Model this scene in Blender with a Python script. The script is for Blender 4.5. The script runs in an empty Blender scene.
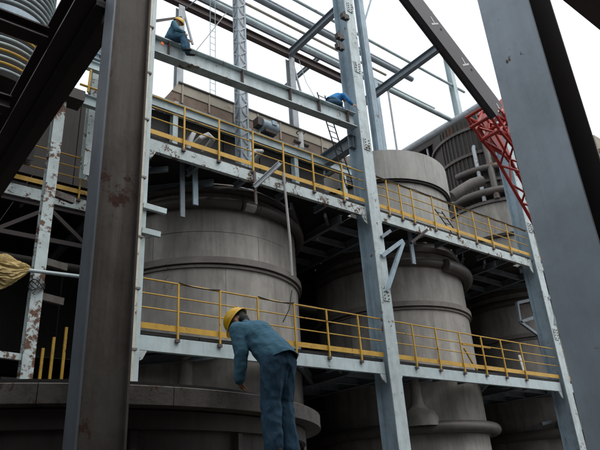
import bpy, bmesh, math, random
from mathutils import Vector, Matrix, noise
random.seed(7)
S = bpy.context.scene
COL = S.collection
# ------------------------------------------------------------------ camera
R = ((0.7865431979821529, 0.21339476738772803, 0.5794932881056909),
     (-0.6144998976287596, 0.36338795517928607, 0.7002421508627291),
     (-0.06115287010641347, -0.9068692669189725, 0.4169513870891828))
CAM = Vector((0, 0, 1.6))
cd = bpy.data.cameras.new('camera'); cam = bpy.data.objects.new('camera', cd); COL.objects.link(cam)
m = Matrix.Identity(4)
for i in range(3):
    m[i][0] = R[i][0]; m[i][1] = -R[i][1]; m[i][2] = -R[i][2]; m[i][3] = CAM[i]
cam.matrix_world = m
cd.sensor_width = 36; cd.lens = 36.0; cd.clip_end = 6000; cd.clip_start = 0.05
S.camera = cam
# ------------------------------------------------------------------ sky, sun, exposure
SUN_EL, SUN_AZ = 60, 158            # degrees; azimuth clockwise from +Y : high behind the camera
w = bpy.data.worlds.new('World'); S.world = w; w.use_nodes = True
nt = w.node_tree; bg = nt.nodes['Background']
sky = nt.nodes.new('ShaderNodeTexSky'); sky.sky_type = 'NISHITA'; sky.sun_disc = False
sky.sun_elevation = math.radians(SUN_EL); sky.sun_rotation = math.radians(SUN_AZ)
sky.air_density = 1.0; sky.dust_density = 6.0; sky.ozone_density = 1.0
hs = nt.nodes.new('ShaderNodeHueSaturation'); hs.inputs['Saturation'].default_value = 0.18
nt.links.new(sky.outputs[0], hs.inputs['Color'])
mxw = nt.nodes.new('ShaderNodeMix'); mxw.data_type = 'RGBA'; mxw.inputs[0].default_value = 0.6   # even cloud sheet
mxw.inputs[7].default_value = (10.6, 11.2, 11.8, 1)
nt.links.new(hs.outputs[0], mxw.inputs[6]); nt.links.new(mxw.outputs[2], bg.inputs['Color'])
bg.inputs['Strength'].default_value = 0.15
sl = bpy.data.lights.new('sun', 'SUN'); sl.energy = 1.0; sl.angle = math.radians(40); sl.color = (1.0, 0.97, 0.93)
so = bpy.data.objects.new('sun', sl); COL.objects.link(so)
el, az = math.radians(SUN_EL), math.radians(SUN_AZ)
sdir = Vector((math.sin(az) * math.cos(el), math.cos(az) * math.cos(el), math.sin(el)))
so.rotation_euler = sdir.to_track_quat('Z', 'Y').to_euler(); so.location = (0, 0, 60)
S.view_settings.view_transform = 'Standard'; S.view_settings.look = 'None'
S.view_settings.exposure = 0.0; S.view_settings.gamma = 1.0
S.cycles.max_bounces = 6; S.cycles.diffuse_bounces = 4

# ------------------------------------------------------------------ helpers
def at(px, py, X=None, Y=None, Z=None, D=None):
    """point of the place on the plane X=, Y= or Z= (metres) along a measured direction"""
    d = Vector([sum(R[i][k] * (px - 300, py - 225, 600)[k] for k in range(3)) for i in range(3)])
    if X is not None: t = (X - CAM.x) / d.x
    elif Y is not None: t = (Y - CAM.y) / d.y
    elif Z is not None: t = (Z - CAM.z) / d.z
    else: t = D / 600.0
    return CAM + d * t

def V(*a): return Vector(a)

class MB:
    def __init__(s): s.v = []; s.f = []; s.mi = []; s.sm = []
    def add(s, vs, fs, smooth=False):
        o = len(s.v); s.v += [tuple(v) for v in vs]
        s.f += [tuple(i + o for i in f) for f in fs]; s.sm += [smooth] * len(fs)
        return s
    def bar(s, p, q, wd, ht, up=(0, 0, 1), ch=0.0):
        """box from p to q; ht along `up`, wd across"""
        p, q = Vector(p), Vector(q); a = (q - p).normalized(); up = Vector(up)
        sd = a.cross(up)
        if sd.length < 1e-4: sd = a.cross(Vector((0, 1, 0)))
        sd.normalize(); up = sd.cross(a).normalized()
        if ch <= 0:
            pr = [(-wd/2, -ht/2), (wd/2, -ht/2), (wd/2, ht/2), (-wd/2, ht/2)]
        else:
            x, y = wd/2, ht/2
            pr = [(-x+ch, -y), (x-ch, -y), (x, -y+ch), (x, y-ch), (x-ch, y), (-x+ch, y), (-x, y-ch), (-x, -y+ch)]
        return s.prism(p, q, pr, sd, up)
    def prism(s, p, q, pr, sd, up):
        n = len(pr)
        vs = [p + sd * x + up * y for x, y in pr] + [q + sd * x + up * y for x, y in pr]
        fs = [(i, (i+1) % n, n + (i+1) % n, n + i) for i in range(n)]
        fs += [tuple(range(n))[::-1], tuple(range(n, 2*n))]
        return s.add(vs, fs)
    def ibeam(s, p, q, wd, ht, tw=.02, tf=.028, up=(0, 0, 1)):
        """rolled H section, flanges `wd` wide standing off `up`, `ht` deep"""
        p, q = Vector(p), Vector(q); a = (q - p).normalized(); up = Vector(up)
        sd = a.cross(up); sd.normalize(); up = sd.cross(a).normalized()
        x, y, t = wd/2, ht/2, tw/2
        pr = [(-x, -y), (x, -y), (x, -y+tf), (t, -y+tf), (t, y-tf), (x, y-tf), (x, y), (-x, y), (-x, y-tf), (-t, y-tf), (-t, -y+tf), (-x, -y+tf)]
        n = 12
        vs = [p + sd * u + up * v for u, v in pr] + [q + sd * u + up * v for u, v in pr]
        fs = [(i, (i+1) % n, n + (i+1) % n, n + i) for i in range(n)]
        for o in (0, n):
            c = [(0, 1, 2, 11), (11, 2, 3, 10), (10, 3, 4, 9), (9, 4, 5, 8), (8, 5, 6, 7)]
            fs += [tuple(i + o for i in (k if o else k[::-1])) for k in c]
        return s.add(vs, fs)
    def tube(s, pts, r, n=10, cap=True, rr=None):
        pts = [Vector(p) for p in pts]; N = len(pts); vs = []; fs = []
        u = None
        for i, p in enumerate(pts):
            t = (pts[min(i+1, N-1)] - pts[max(i-1, 0)]).normalized()
            if u is None:
                u = t.cross(Vector((0, 0, 1)))
                if u.length < 1e-3: u = t.cross(Vector((1, 0, 0)))
            u = (u - t * u.dot(t)).normalized(); v = t.cross(u)
            ra = rr[i] if rr else r
            vs += [p + (u * math.cos(2*math.pi*k/n) + v * math.sin(2*math.pi*k/n)) * ra for k in range(n)]
        for i in range(N-1):
            fs += [(i*n+k, i*n+(k+1) % n, (i+1)*n+(k+1) % n, (i+1)*n+k) for k in range(n)]
        s.add(vs, fs, True)
        if cap:
            o = len(s.v) - len(vs)
            s.f += [tuple(o+k for k in range(n))[::-1], tuple(o+(N-1)*n+k for k in range(n))]; s.sm += [False, False]
        return s
    def lathe(s, c, prof, a0=0, a1=2*math.pi, n=48, smooth=True):
        """prof list of (r, z) about vertical axis through c=(x,y)"""
        full = abs(a1 - a0 - 2*math.pi) < 1e-6; k = n if full else n + 1
        vs = []; fs = []
        for r, z in prof:
            vs += [(c[0] + r*math.cos(a0+(a1-a0)*i/n), c[1] + r*math.sin(a0+(a1-a0)*i/n), z) for i in range(k)]
        for j in range(len(prof)-1):
            for i in range(n):
                i2 = (i+1) % k
                fs.append((j*k+i, j*k+i2, (j+1)*k+i2, (j+1)*k+i))
        return s.add(vs, fs, smooth)
    def build(s, name, mat, parent=None, base=True):
        xs = [v[0] for v in s.v]; ys = [v[1] for v in s.v]; zs = [v[2] for v in s.v]
        o = Vector(((min(xs)+max(xs))/2, (min(ys)+max(ys))/2, min(zs)))
        me = bpy.data.meshes.new(name)
        me.from_pydata([tuple(Vector(v) - o) for v in s.v], [], s.f)
        me.polygons.foreach_set('use_smooth', s.sm)
        if mat: me.materials.append(mat)
        bmn = bmesh.new(); bmn.from_mesh(me); bmesh.ops.recalc_face_normals(bmn, faces=bmn.faces); bmn.to_mesh(me); bmn.free()
        me.set_sharp_from_angle(angle=math.radians(38)); me.update()
        return link(name, me, o, parent)

WLOC = {}
def link(name, me, o, parent=None):
    ob = bpy.data.objects.new(name, me); COL.objects.link(ob)
    WLOC[ob] = Vector(o)
    if parent is not None:
        ob.parent = parent; ob.location = Vector(o) - WLOC[parent]
    else: ob.location = o
    return ob
def thing(name, loc, label, cat, group=None):
    o = bpy.data.objects.new(name, None); COL.objects.link(o); o.location = loc; WLOC[o] = Vector(loc)
    o.empty_display_size = .2
    return tag(o, label, cat, group)
def tag(o, label, cat, group=None):
    o['label'] = label; o['category'] = cat
    if group: o['group'] = group
    return o
def struct(o): o['kind'] = 'structure'; return o
def stuff(o): o['kind'] = 'stuff'; return o

# ------------------------------------------------------------------ materials
def mat(name, col, rough=.6, metal=0.0, rust=0.0, rustcol=(.10, .04, .018), dirt=.35, dirtcol=(.05, .045, .04), streak=0.0,
        scale=3.0, bump=.15, chips=9.0, spec=.4, streakcol=None, weave=0.0, varied=0.0, blotch=0.0):
    M = bpy.data.materials.new(name); M.use_nodes = True; T = M.node_tree; N = T.nodes; L = T.links
    B = N['Principled BSDF']; B.inputs['Roughness'].default_value = rough; B.inputs['Metallic'].default_value = metal
    B.inputs['Specular IOR Level'].default_value = spec
    geo = N.new('ShaderNodeNewGeometry')
    def nz(sc, det=5, ro=.6, vec=None, dist=0.0):
        n = N.new('ShaderNodeTexNoise'); n.inputs['Scale'].default_value = sc; n.inputs['Detail'].default_value = det
        n.inputs['Roughness'].default_value = ro; n.inputs['Distortion'].default_value = dist
        L.new(vec or geo.outputs['Position'], n.inputs['Vector']); return n.outputs['Fac']
    def ramp(x, a, b):
        r = N.new('ShaderNodeMapRange'); r.inputs[1].default_value = a; r.inputs[2].default_value = b; L.new(x, r.inputs[0]); return r.outputs[0]
    def mul(x, k):
        n = N.new('ShaderNodeMath'); n.operation = 'MULTIPLY'; L.new(x, n.inputs[0])
        if isinstance(k, (int, float)): n.inputs[1].default_value = k
        else: L.new(k, n.inputs[1])
        return n.outputs[0]
    def mix(f, a, b):
        n = N.new('ShaderNodeMix'); n.data_type = 'RGBA'
        if isinstance(f, (int, float)): n.inputs[0].default_value = f
        else: L.new(f, n.inputs[0])
        for i, c in ((6, a), (7, b)):
            if isinstance(c, tuple): n.inputs[i].default_value = c + (1,)
            else: L.new(c, n.inputs[i])
        return n.outputs[2]
    base = mix(ramp(nz(scale*.35), .3, .7), tuple(c*.86 for c in col), tuple(min(1, c*1.1) for c in col))
    if varied:
        oi = N.new('ShaderNodeObjectInfo')
        base = mix(mul(oi.outputs['Random'], varied), base, tuple(c*.55 for c in col))
    if dirt: base = mix(mul(ramp(nz(scale, 8, .7), .45, .75), dirt), base, dirtcol)
    if streak:
        mp = N.new('ShaderNodeMapping'); mp.inputs['Scale'].default_value = (1, 1, .07); L.new(geo.outputs['Position'], mp.inputs['Vector'])
        st = nz(5.5, 6, .65, mp.outputs[0])
        base = mix(mul(ramp(st, .48, .72), streak), base, streakcol or dirtcol)
        st2 = nz(9.0, 5, .65, mp.outputs[0])
        base = mix(mul(ramp(st2, .55, .8), streak*.6), base, tuple(min(1, c*1.6+.03) for c in col))
    if blotch:
        mb_ = N.new('ShaderNodeMapping'); mb_.inputs['Scale'].default_value = (1, 1, .35); L.new(geo.outputs['Position'], mb_.inputs['Vector'])
        base = mix(mul(ramp(nz(1.3, 4, .6, mb_.outputs[0]), .48, .72), blotch), base, tuple(min(1, c*1.55) for c in col))
        base = mix(mul(ramp(nz(.9, 5, .6, mb_.outputs[0]), .52, .75), blotch), base, tuple(c*.42 for c in col))
    rf = None
    if rust:
        a = nz(chips, 9, .72, None, .3); b_ = nz(chips*.22, 3, .5)
        sm = N.new('ShaderNodeMath'); sm.operation = 'ADD'; L.new(a, sm.inputs[0]); L.new(mul(b_, .8), sm.inputs[1])
        th = 1.17 - rust*.30
        rf = ramp(sm.outputs[0], th, th+.05)
        rc = mix(ramp(nz(chips*2.2), .35, .7), rustcol, tuple(min(1, c*2.1) for c in rustcol))
        base = mix(rf, base, rc)
        rr = N.new('ShaderNodeMapRange'); rr.inputs[3].default_value = rough; rr.inputs[4].default_value = .9; L.new(rf, rr.inputs[0]); L.new(rr.outputs[0], B.inputs['Roughness'])
    L.new(base, B.inputs['Base Color'])
    if bump:
        bp = N.new('ShaderNodeBump'); bp.inputs['Strength'].default_value = bump; bp.inputs['Distance'].default_value = .02
        L.new(nz(scale*5, 6, .65), bp.inputs['Height']); L.new(bp.outputs[0], B.inputs['Normal'])
    return M

M = {}
M['ground'] = mat('ground_dust', (.085, .076, .068), .95, dirt=.6, scale=1.2, bump=.4)
M['paint'] = mat('pale_paint', (.50, .585, .60), .5, rust=.42, dirt=.4, streak=.35, streakcol=(.20, .17, .13), scale=2.4)
M['paint_clean'] = mat('pale_paint_clean', (.50, .60, .62), .5, rust=.15, dirt=.3, streak=.3, streakcol=(.25, .2, .14), scale=2.0)
M['paint_blue'] = mat('blue_grey_paint', (.33, .43, .50), .5, rust=.25, dirt=.4, streak=.35, scale=2.2)  # also laid on the rear parts of two frame columns in place of shade
M['paint_rusty'] = mat('peeling_paint', (.52, .60, .60), .6, rust=.80, rustcol=(.10, .055, .038), dirt=.3, scale=3, chips=7)
M['paint_spotty'] = mat('spotted_paint', (.50, .57, .57), .55, rust=.62, rustcol=(.07, .037, .02), dirt=.4, scale=3, chips=13)
M['cream'] = mat('cream_paint', (.55, .54, .46), .55, rust=.35, dirt=.35, streak=.3, scale=3)
M['steel_grey'] = mat('grey_steel', (.23, .27, .305), .55, rust=.2, dirt=.35, streak=.2, scale=2, metal=.1)
M['steel_mid'] = mat('weathered_grey_steel', (.36, .395, .42), .5, rust=.3, dirt=.4, scale=2.2, metal=.1)
M['column_grey'] = mat('primer_grey', (.42, .495, .56), .5, rust=.12, rustcol=(.09, .05, .035), dirt=.3, streak=.15, scale=1.6, bump=.08)
M['flange_blue'] = mat('dark_blue_grey_steel', (.135, .16, .185), .55, rust=.2, dirt=.4, streak=.3, scale=2, metal=.1)
M['column_brown'] = mat('rusted_column_steel', (.098, .088, .076), .7, rust=.45, rustcol=(.040, .018, .012), dirt=.7, dirtcol=(.035, .022, .017), streak=1.0, streakcol=(.040, .017, .011), scale=2.6, metal=.1, chips=5)
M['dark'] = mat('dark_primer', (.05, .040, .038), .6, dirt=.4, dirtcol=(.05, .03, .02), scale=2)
M['dark_brown'] = mat('red_oxide', (.11, .082, .078), .65, rust=.3, dirt=.4, scale=2)
M['boom'] = mat('boom_primer', (.07, .062, .07), .5, rust=.15, rustcol=(.06, .03, .025), dirt=.35, scale=1.6)
M['black_metal'] = mat('black_steel', (.022, .02, .019), .7, dirt=.3, scale=2)  # near-black base with random blotches
M['yellow'] = mat('rail_yellow', (.58, .345, .05), .5, rust=.3, dirt=.4, dirtcol=(.14, .08, .03), scale=4)
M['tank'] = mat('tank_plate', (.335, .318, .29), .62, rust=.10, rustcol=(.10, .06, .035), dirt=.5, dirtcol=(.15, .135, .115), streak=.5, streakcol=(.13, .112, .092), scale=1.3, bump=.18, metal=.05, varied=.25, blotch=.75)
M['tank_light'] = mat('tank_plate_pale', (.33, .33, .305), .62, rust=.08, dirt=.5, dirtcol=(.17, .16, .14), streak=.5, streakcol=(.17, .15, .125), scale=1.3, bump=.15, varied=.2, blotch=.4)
M['tank_dark'] = mat('dark_tank_plate', (.14, .125, .115), .75, rust=.25, rustcol=(.07, .035, .022), dirt=.6, scale=1.3, streak=.5, varied=.3)  # dark base with rust patches and vertical streaks
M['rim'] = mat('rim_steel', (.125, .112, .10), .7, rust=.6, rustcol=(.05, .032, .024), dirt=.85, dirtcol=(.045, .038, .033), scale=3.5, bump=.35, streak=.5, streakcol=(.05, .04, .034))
M['flange'] = mat('flange_steel', (.21, .19, .175), .65, rust=.4, dirt=.5, scale=2.5)
M['pipe'] = mat('lagged_pipe', (.12, .11, .10), .5, rust=.3, dirt=.5, scale=3, metal=.2)
M['sheath'] = mat('pipe_sheath', (.55, .55, .53), .35, rust=.15, dirt=.4, scale=3, metal=.6)
M['wall'] = mat('black_wall', (.035, .031, .028), .9, dirt=.5, scale=.8, streak=.4)  # near-black base with random blotches and vertical streaks
M['sheet'] = mat('weathered_sheet', (.045, .041, .037), .7, rust=.4, dirt=.5, streak=.6, scale=1.5, varied=.4)
M['duct'] = mat('dusty_duct', (.36, .32, .26), .85, rust=.25, dirt=.5, dirtcol=(.16, .12, .085), scale=2)
M['duct_rust'] = mat('rusty_duct', (.20, .145, .11), .85, rust=.35, dirt=.5, scale=2.5)
M['red'] = mat('crane_red', (.36, .026, .018), .42, rust=.18, dirt=.3, dirtcol=(.10, .02, .015), scale=3)
M['chalk'] = mat('chalk_white', (.78, .78, .74), .9, dirt=.2, scale=8)
M['white'] = mat('white_sheath', (.68, .69, .67), .55, dirt=.4, scale=5)
M['machine'] = mat('machine_blue', (.33, .43, .50), .5, rust=.1, dirt=.45, scale=4)
M['jacket'] = mat('jacket_cloth', (.075, .175, .245), .9, dirt=.3, dirtcol=(.05, .10, .14), scale=7, bump=.25, spec=.15)
M['jacket_b'] = mat('jacket_cloth_bright', (.05, .22, .50), .9, dirt=.25, dirtcol=(.04, .10, .2), scale=7, bump=.25, spec=.15)
M['trousers'] = mat('trouser_cloth', (.044, .098, .155), .9, dirt=.35, dirtcol=(.03, .045, .07), scale=7, bump=.25, spec=.15)
M['helmet'] = mat('helmet_plastic', (.80, .47, .012), .28, dirt=.15, dirtcol=(.4, .22, .02), scale=9, bump=.02, spec=.5)
M['skin'] = mat('skin', (.42, .24, .16), .6, dirt=.25, dirtcol=(.2, .1, .07), scale=20, bump=.05)
M['hair'] = mat('black_hair', (.012, .011, .011), .6, dirt=0, scale=30, bump=.4)
M['boot'] = mat('boot_leather', (.02, .019, .018), .6, dirt=.4, scale=9)
M['cloth_yellow'] = mat('sack_cloth', (.55, .42, .19), .95, dirt=.5, dirtcol=(.22, .16, .09), scale=6, bump=.4, spec=.1)
M['rope'] = mat('rope', (.38, .38, .36), .9, dirt=.3, scale=20)
M['cable'] = mat('steel_cable', (.28, .36, .38), .5, dirt=.2, scale=20, metal=.4)
M['plank'] = mat('scaffold_wood', (.30, .21, .13), .9, dirt=.5, scale=4, bump=.3)
M['orange'] = mat('orange_flag', (.75, .16, .03), .7, dirt=.2, scale=9)

# ------------------------------------------------------------------ setting
g = MB(); n = 40
g.add([(-3000, -3000, 0), (3000, -3000, 0), (3000, 3000, 0), (-3000, 3000, 0)], [(0, 1, 2, 3)])
gr = struct(g.build('ground', M['ground']))
YF = 11.85                                   # plane of the steel frame
XA, XB, XC = 4.99, 12.72, 21.95
XE = 31.5

# rear wall of the shed, in cast bays
rw = thing('shed_wall', (12, 21.2, 0), 'black rear wall of the shed behind the vessels', 'wall')
for k in range(9):
    x0 = -7 + k*4.4
    MB().bar((x0+.02, 21.2, (8.6 if k < 4 else 5.75)), (x0+4.38, 21.2, (8.6 if k < 4 else 5.75)), .25, (17.2 if k < 4 else 11.5)).build('wall_panel', M['wall'], rw)
sw = thing('shed_wall', (-7.4, 16, 0), 'black end wall closing the shed beyond the rusty column', 'wall')
for k in range(2):
    MB().bar((-7.35, 12.6+k*4.3, 8.2), (-7.35, 16.86+k*4.3, 8.2), .25, 16.4).build('wall_panel', M['wall'], sw)

# unseen walls and slab, added to keep sky light off the foreground
wl = thing('light_block_wall', (-5.6, 2, 0), 'added unseen black wall left of the ribbed stack, blocks side light', 'wall')
for k in range(5):
    MB().bar((-5.6, -8+k*4.0+.01, 3.4), (-5.6, -4+k*4.0-.01, 3.4), .2, 6.8).build('wall_panel', M['wall'], wl)
wk = thing('light_block_wall', (6, -8.2, 0), 'added unseen black wall behind the viewer, blocks low sky light', 'wall')
for k in range(7):
    MB().bar((-5.4+k*4.0+.01, -8.2, 8), (-1.4+k*4.0-.01, -8.2, 8), .2, 16).build('wall_panel', M['wall'], wk)
sl_ = thing('light_block_slab', (7, -3, 9.2), 'added unseen dark ribbed slab over the viewer, blocks sky light from above', 'slab')
for k in range(8):
    MB().bar((-5.4+k*3.2+.01, -4.0, 9.3), (-2.2+k*3.2-.01, -4.0, 9.3), 8.2, .16).build('slab_panel', M['wall'], sl_)
    MB().bar((-5.3+k*3.2, -8.0, 9.1), (-5.3+k*3.2, .1, 9.1), .2, .24).build('rib', M['dark'], sl_)
# vessels -----------------------------------------------------------
VY, VR = 15.7, 2.9
VESS = [(8.95, 'A'), (17.35, 'B'), (26.6, 'C')]
def floors(z, name, top):
    fl = struct(bpy.data.objects.new(name, None)); COL.objects.link(fl); fl.location = (12, 16, z); WLOC[fl] = Vector((12, 16, z))
    bays = [(XA, XB, 8.95), (XB, XC, 17.35), (XC, XE, 26.6)]
    y0, y1 = 12.72, 21.0
    for x0, x1, cx in bays:
        x0 += .012; x1 -= .012
        hole = VR + .015
        ns = 24
        def outer(t):
            dx, dy = math.cos(t), math.sin(t)
            tx = ((x1-cx) if dx > 0 else (x0-cx)) / dx if abs(dx) > 1e-6 else 1e9
            ty = ((y1-VY) if dy > 0 else (y0-VY)) / dy if abs(dy) > 1e-6 else 1e9
            k = max(min(tx, ty), hole+.003)
            return cx+dx*k, VY+dy*k
        # corner angles included so that plates meet squarely
        ang = sorted([2*math.pi*i/ns for i in range(ns)] + [math.atan2(b-VY, a-cx) % (2*math.pi) for a in (x0, x1) for b in (y0, y1)])
        for i in range(len(ang)):
            a, b = ang[i], ang[(i+1) % len(ang)]
            if b < a: b += 2*math.pi
            if b-a < .02: continue
            p = [(cx+hole*math.cos(a), VY+hole*math.sin(a)), outer(a), outer(b), (cx+hole*math.cos(b), VY+hole*math.sin(b))]
            MB().add([(x, y, z-.012) for x, y in p]+[(x, y, z) for x, y in p],
                     [(3, 2, 1, 0), (4, 5, 6, 7), (0, 1, 5, 4), (1, 2, 6, 5), (2, 3, 7, 6), (3, 0, 4, 7)]).build('floor_plate', M['black_metal'], fl)
    # the strip on the far left
    for k in range(7):
        MB().bar((-7.1+k*1.75+.01, 18.1, z-.006), (-7.1+(k+1)*1.75-.01, 18.1, z-.006), 5.8, .012).build('floor_plate', M['black_metal'], fl)
    # joists seen from below
    for cx in (8.95, 17.35, 26.6):
        for dx in (-3.35, 3.35):
            MB().ibeam((cx+dx, 12.74, z-.15), (cx+dx, 21.0, z-.15), .14, .26, .012, .014).build('joist', M['steel_grey'], fl)
        for sx in (-1, 1):
            for sy in (-1, 1):
                if sy > 0: continue
                MB().ibeam((cx+sx*3.27, 14.7, z-.15), (cx+sx*1.35, 12.85, z-.15), .12, .22, .012, .014).build('joist', M['steel_grey'], fl)
                MB().bar((cx+sx*3.27, 13.3, z-.12), (cx+sx*2.75, 12.85, z-.12), .08, .16).build('joist', M['steel_grey'], fl)
    for cx in (XB,):
        for yy in (13.4, 14.4, 15.4, 16.4, 17.4):
            MB().ibeam((12.3, yy, z-.15), (13.99, yy, z-.15), .11, .2, .012, .014).build('joist', M['steel_grey'], fl)
    for yy in (13.3, 14.2, 15.1, 16.0):
        MB().ibeam((20.71, yy, z-.15), (23.24, yy, z-.15), .11, .2, .012, .014).build('joist', M['steel_grey'], fl)
    return fl
UZ, LZ = 9.98, 5.15
floors(UZ, 'upper_floor', True)
floors(LZ, 'lower_floor', False)

def shell(root, c, r, z0, z1, mt, nplates=6, phase=.2, bulge=0.0, r1=None):
    """one course of rolled plates with open joints, backed by a liner"""
    r1 = r if r1 is None else r1
    for k in range(nplates):
        a0 = phase + 2*math.pi*k/nplates; a1 = a0 + 2*math.pi/nplates
        gp = .0025 / r
        t = random.uniform(-.004, .004)
        MB().lathe(c, [(r-.03, z0+.006), (r+t, z0+.006), (r1+t, z1-.006), (r1-.03, z1-.006)], a0+gp, a1-gp, 14).build('shell_plate', mt, root)
def ring(root, c, name, r0, r1, z0, z1, mt, n=64):
    MB().lathe(c, [(r0, z0), (r1, z0), (r1, z1), (r0, z1), (r0, z0)], n=n, smooth=False).build(name, mt, root)
def torus(root, c, name, rr, z, r, mt, a0, a1, wob=0.0, n=60):
    pts = []
    for i in range(n+1):
        a = a0+(a1-a0)*i/n
        pts.append((c[0]+rr*math.cos(a), c[1]+rr*math.sin(a), z + wob*math.sin(a*5)))
    return MB().tube(pts, r, 14).build(name, mt, root)

def vessel(cx, which, label):
    c = (cx, VY)
    root = thing('process_vessel', (cx, VY, 0), label, 'tank', 'vessels in a row inside the shed')
    top = 12.5 if which != 'A' else 9.95
    # liner closes the joints
    MB().lathe(c, [(0.0, .02), (VR-.05, .02), (VR-.05, top), (0.0, top+.01)], n=64).build('liner', M['black_metal'], root)
    shell(root, c, VR-.02, .03, 3.3, M['tank'], 6, .3)
    shell(root, c, VR-.02, 3.3, 5.3, M['tank'], 6, .75)
    shell(root, c, VR, 5.3, 7.5, M['tank'], 6, .2)
    if which == 'A':
        shell(root, c, VR, 7.68, 8.46, M['tank'], 6, .55); shell(root, c, VR, 8.46, 9.2, M['tank'], 6, .1); shell(root, c, VR, 9.2, 9.94, M['tank'], 6, .4)
        MB().lathe(c, [(VR-.04, 9.96), (2.2, 10.45), (1.2, 10.75), (0, 10.85)], n=48).build('dome', M['tank_dark'], root)
    else:
        shell(root, c, VR, 7.68, 9.9, M['tank'], 6, .55)
        shell(root, c, VR, 9.9, 12.5, M['tank_light'], 6, .25)
    # stiffening flange
    ring(root, c, 'flange', VR-.03, VR+.13, 7.5, 7.68, M['flange'])
    ring(root, c, 'weld_collar', VR-.02, VR+.06, 7.40, 7.47, M['flange'])
    # ring main below the upper deck
    if which == 'A':
        torus(root, c, 'ring_main', VR+.16, 9.28, .15, M['pipe'], math.pi*1.02, math.pi*1.44)
        torus(root, c, 'ring_main', VR+.16, 9.28, .15, M['pipe'], math.pi*1.445, math.pi*1.98)
        torus(root, c, 'sheath_sleeve', VR+.16, 9.28, .165, M['sheath'], math.pi*1.452, math.pi*1.485, n=8)
        torus(root, c, 'sheath_sleeve', VR+.16, 9.28, .163, M['pipe'], math.pi*1.50, math.pi*1.60, n=14)
        torus(root, c, 'ring_main', VR+.1, 9.72, .10, M['tank_dark'], math.pi*1.0, math.pi*2.0)
    else:
        torus(root, c, 'ring_main', VR+.08, 9.15, .16, M['pipe'], math.pi*.9, math.pi*1.47)
        torus(root, c, 'ring_main', VR+.2, 9.08, .24, M['pipe'], math.pi*1.48, math.pi*1.95)
        ring(root, c, 'clamp', VR-.02, VR+.09, 9.55, 9.75, M['tank_dark'])
    torus(root, c, 'lower_ring_main', VR+.24, 3.46, .19, M['pipe'], 0, math.pi*2, n=80)
    ring(root, c, 'weld_collar', VR-.03, VR+.05, 3.27, 3.33, M['flange'])
    # swan-neck hood standing over the lower ring
    q = Vector((cx, VY, 0)) + Vector((-.62, -.78, 0)).normalized()*(VR+.02)
    MB().lathe((q.x, q.y), [(.62, 3.5), (.6, 3.78), (.5, 3.95), (.3, 4.05), (.2, 4.2), (.17, 4.5), (.17, 5.08)], n=20).build('hood', M['tank'], root)
    return root, c
va, ca = vessel(8.95, 'A', 'wide grey plate vessel between the two near columns, ring pipe round its shoulder')
vb, cb = vessel(17.35, 'B', 'grey vessel with pale overhanging drum rising above the upper railing')
vc, cc = vessel(26.6, 'C', 'weathered vessel with dark clad top behind the red lattice jib')
# drum of the middle vessel
shell(vb, cb, 3.06, 12.52, 13.8, M['tank_light'], 6, .42)
ring(vb, cb, 'drum_lip', VR-.1, 3.0, 12.44, 12.53, M['black_metal'])
MB().lathe(cb, [(3.03, 13.79), (2.4, 14.0), (0, 14.1)], n=48).build('drum_lid', M['tank_dark'], vb)
# far vessel upper works
shell(vc, cc, 2.95, 12.5, 14.15, M['tank'], 6, .42)
ring(vc, cc, 'drum_lip', VR-.1, 3.02, 12.35, 12.5, M['black_metal'])
ring(vc, cc, 'drum_lip', VR-.3, 3.05, 14.15, 14.3, M['tank_dark'])
MB().lathe(cc, [(2.7, 14.3), (2.7, 19.4), (0, 19.9)], n=48).build('clad_tower', M['sheet'], vc)
for k in range(40):
    a = math.pi*.9 + k*math.pi*1.1/40
    p = V(cc[0]+2.72*math.cos(a), cc[1]+2.72*math.sin(a), 14.32)
    MB().bar(p, p+V(0, 0, 5.0), .09, .06, (math.cos(a), math.sin(a), 0)).build('cladding_rib', M['sheet'], vc)
MB().tube([at(452, 197, Y=14.0), at(462, 190, Y=13.7), at(472, 184, Y=13.45), at(482, 181, Y=13.2)], .25, 16).build('stub_pipe', M['tank_dark'], vc)

# ------------------------------------------------------------------ frame columns
def hcol(name, x, y, z1, wd, ht, mt, label, group='painted steel columns of the frame', rear=None):
    t = thing(name, (x, y, 0), label, 'column', group)
    rear = rear or mt
    MB().bar((x, y-ht/2+.015, 0), (x, y-ht/2+.015, z1), wd, .03, (0, 1, 0)).build('flange', mt, t)
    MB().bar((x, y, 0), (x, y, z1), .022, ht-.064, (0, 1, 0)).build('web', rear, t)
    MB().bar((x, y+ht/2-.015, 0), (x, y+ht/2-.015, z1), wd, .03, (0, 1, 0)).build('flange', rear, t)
    MB().bar((x, y, .015), (x, y, .045), wd+.2, ht+.2, (0, 1, 0)).build('base_plate', M['dark'], t)
    return t
ta = hcol('frame_column', XA, YF, 21, .28, .36, M['paint_clean'], 'pale column with clamped cream pipe, end of the yellow railings by the brown foreground column')
MB().tube([(XA-.075, YF-.27, .03), (XA-.075, YF-.27, 21)], .075, 14).build('drain_pipe', M['cream'], ta)
for z in (3.0, 4.6, 5.9, 7.1, 8.6, 10.2, 11.6, 13.1, 14.4):
    MB().bar((XA-.17, YF-.265, z), (XA+.02, YF-.265, z), .19, .045).build('pipe_clamp', M['flange'], ta)
tb = hcol('frame_column', XB, YF+.08, 24, .46, .62, M['paint'], 'tall pale column in the middle with triangular bracket, next to the pale drum', rear=M['paint_blue'])  # web and rear flange coloured bluer and darker to stand in for shade
tc = hcol('frame_column', XC, YF+.08, 16.2, .42, .62, M['paint'], 'pale column at the far end beside the grey foreground column', rear=M['paint_blue'])  # same shade colour on this column's web and rear flange
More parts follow.
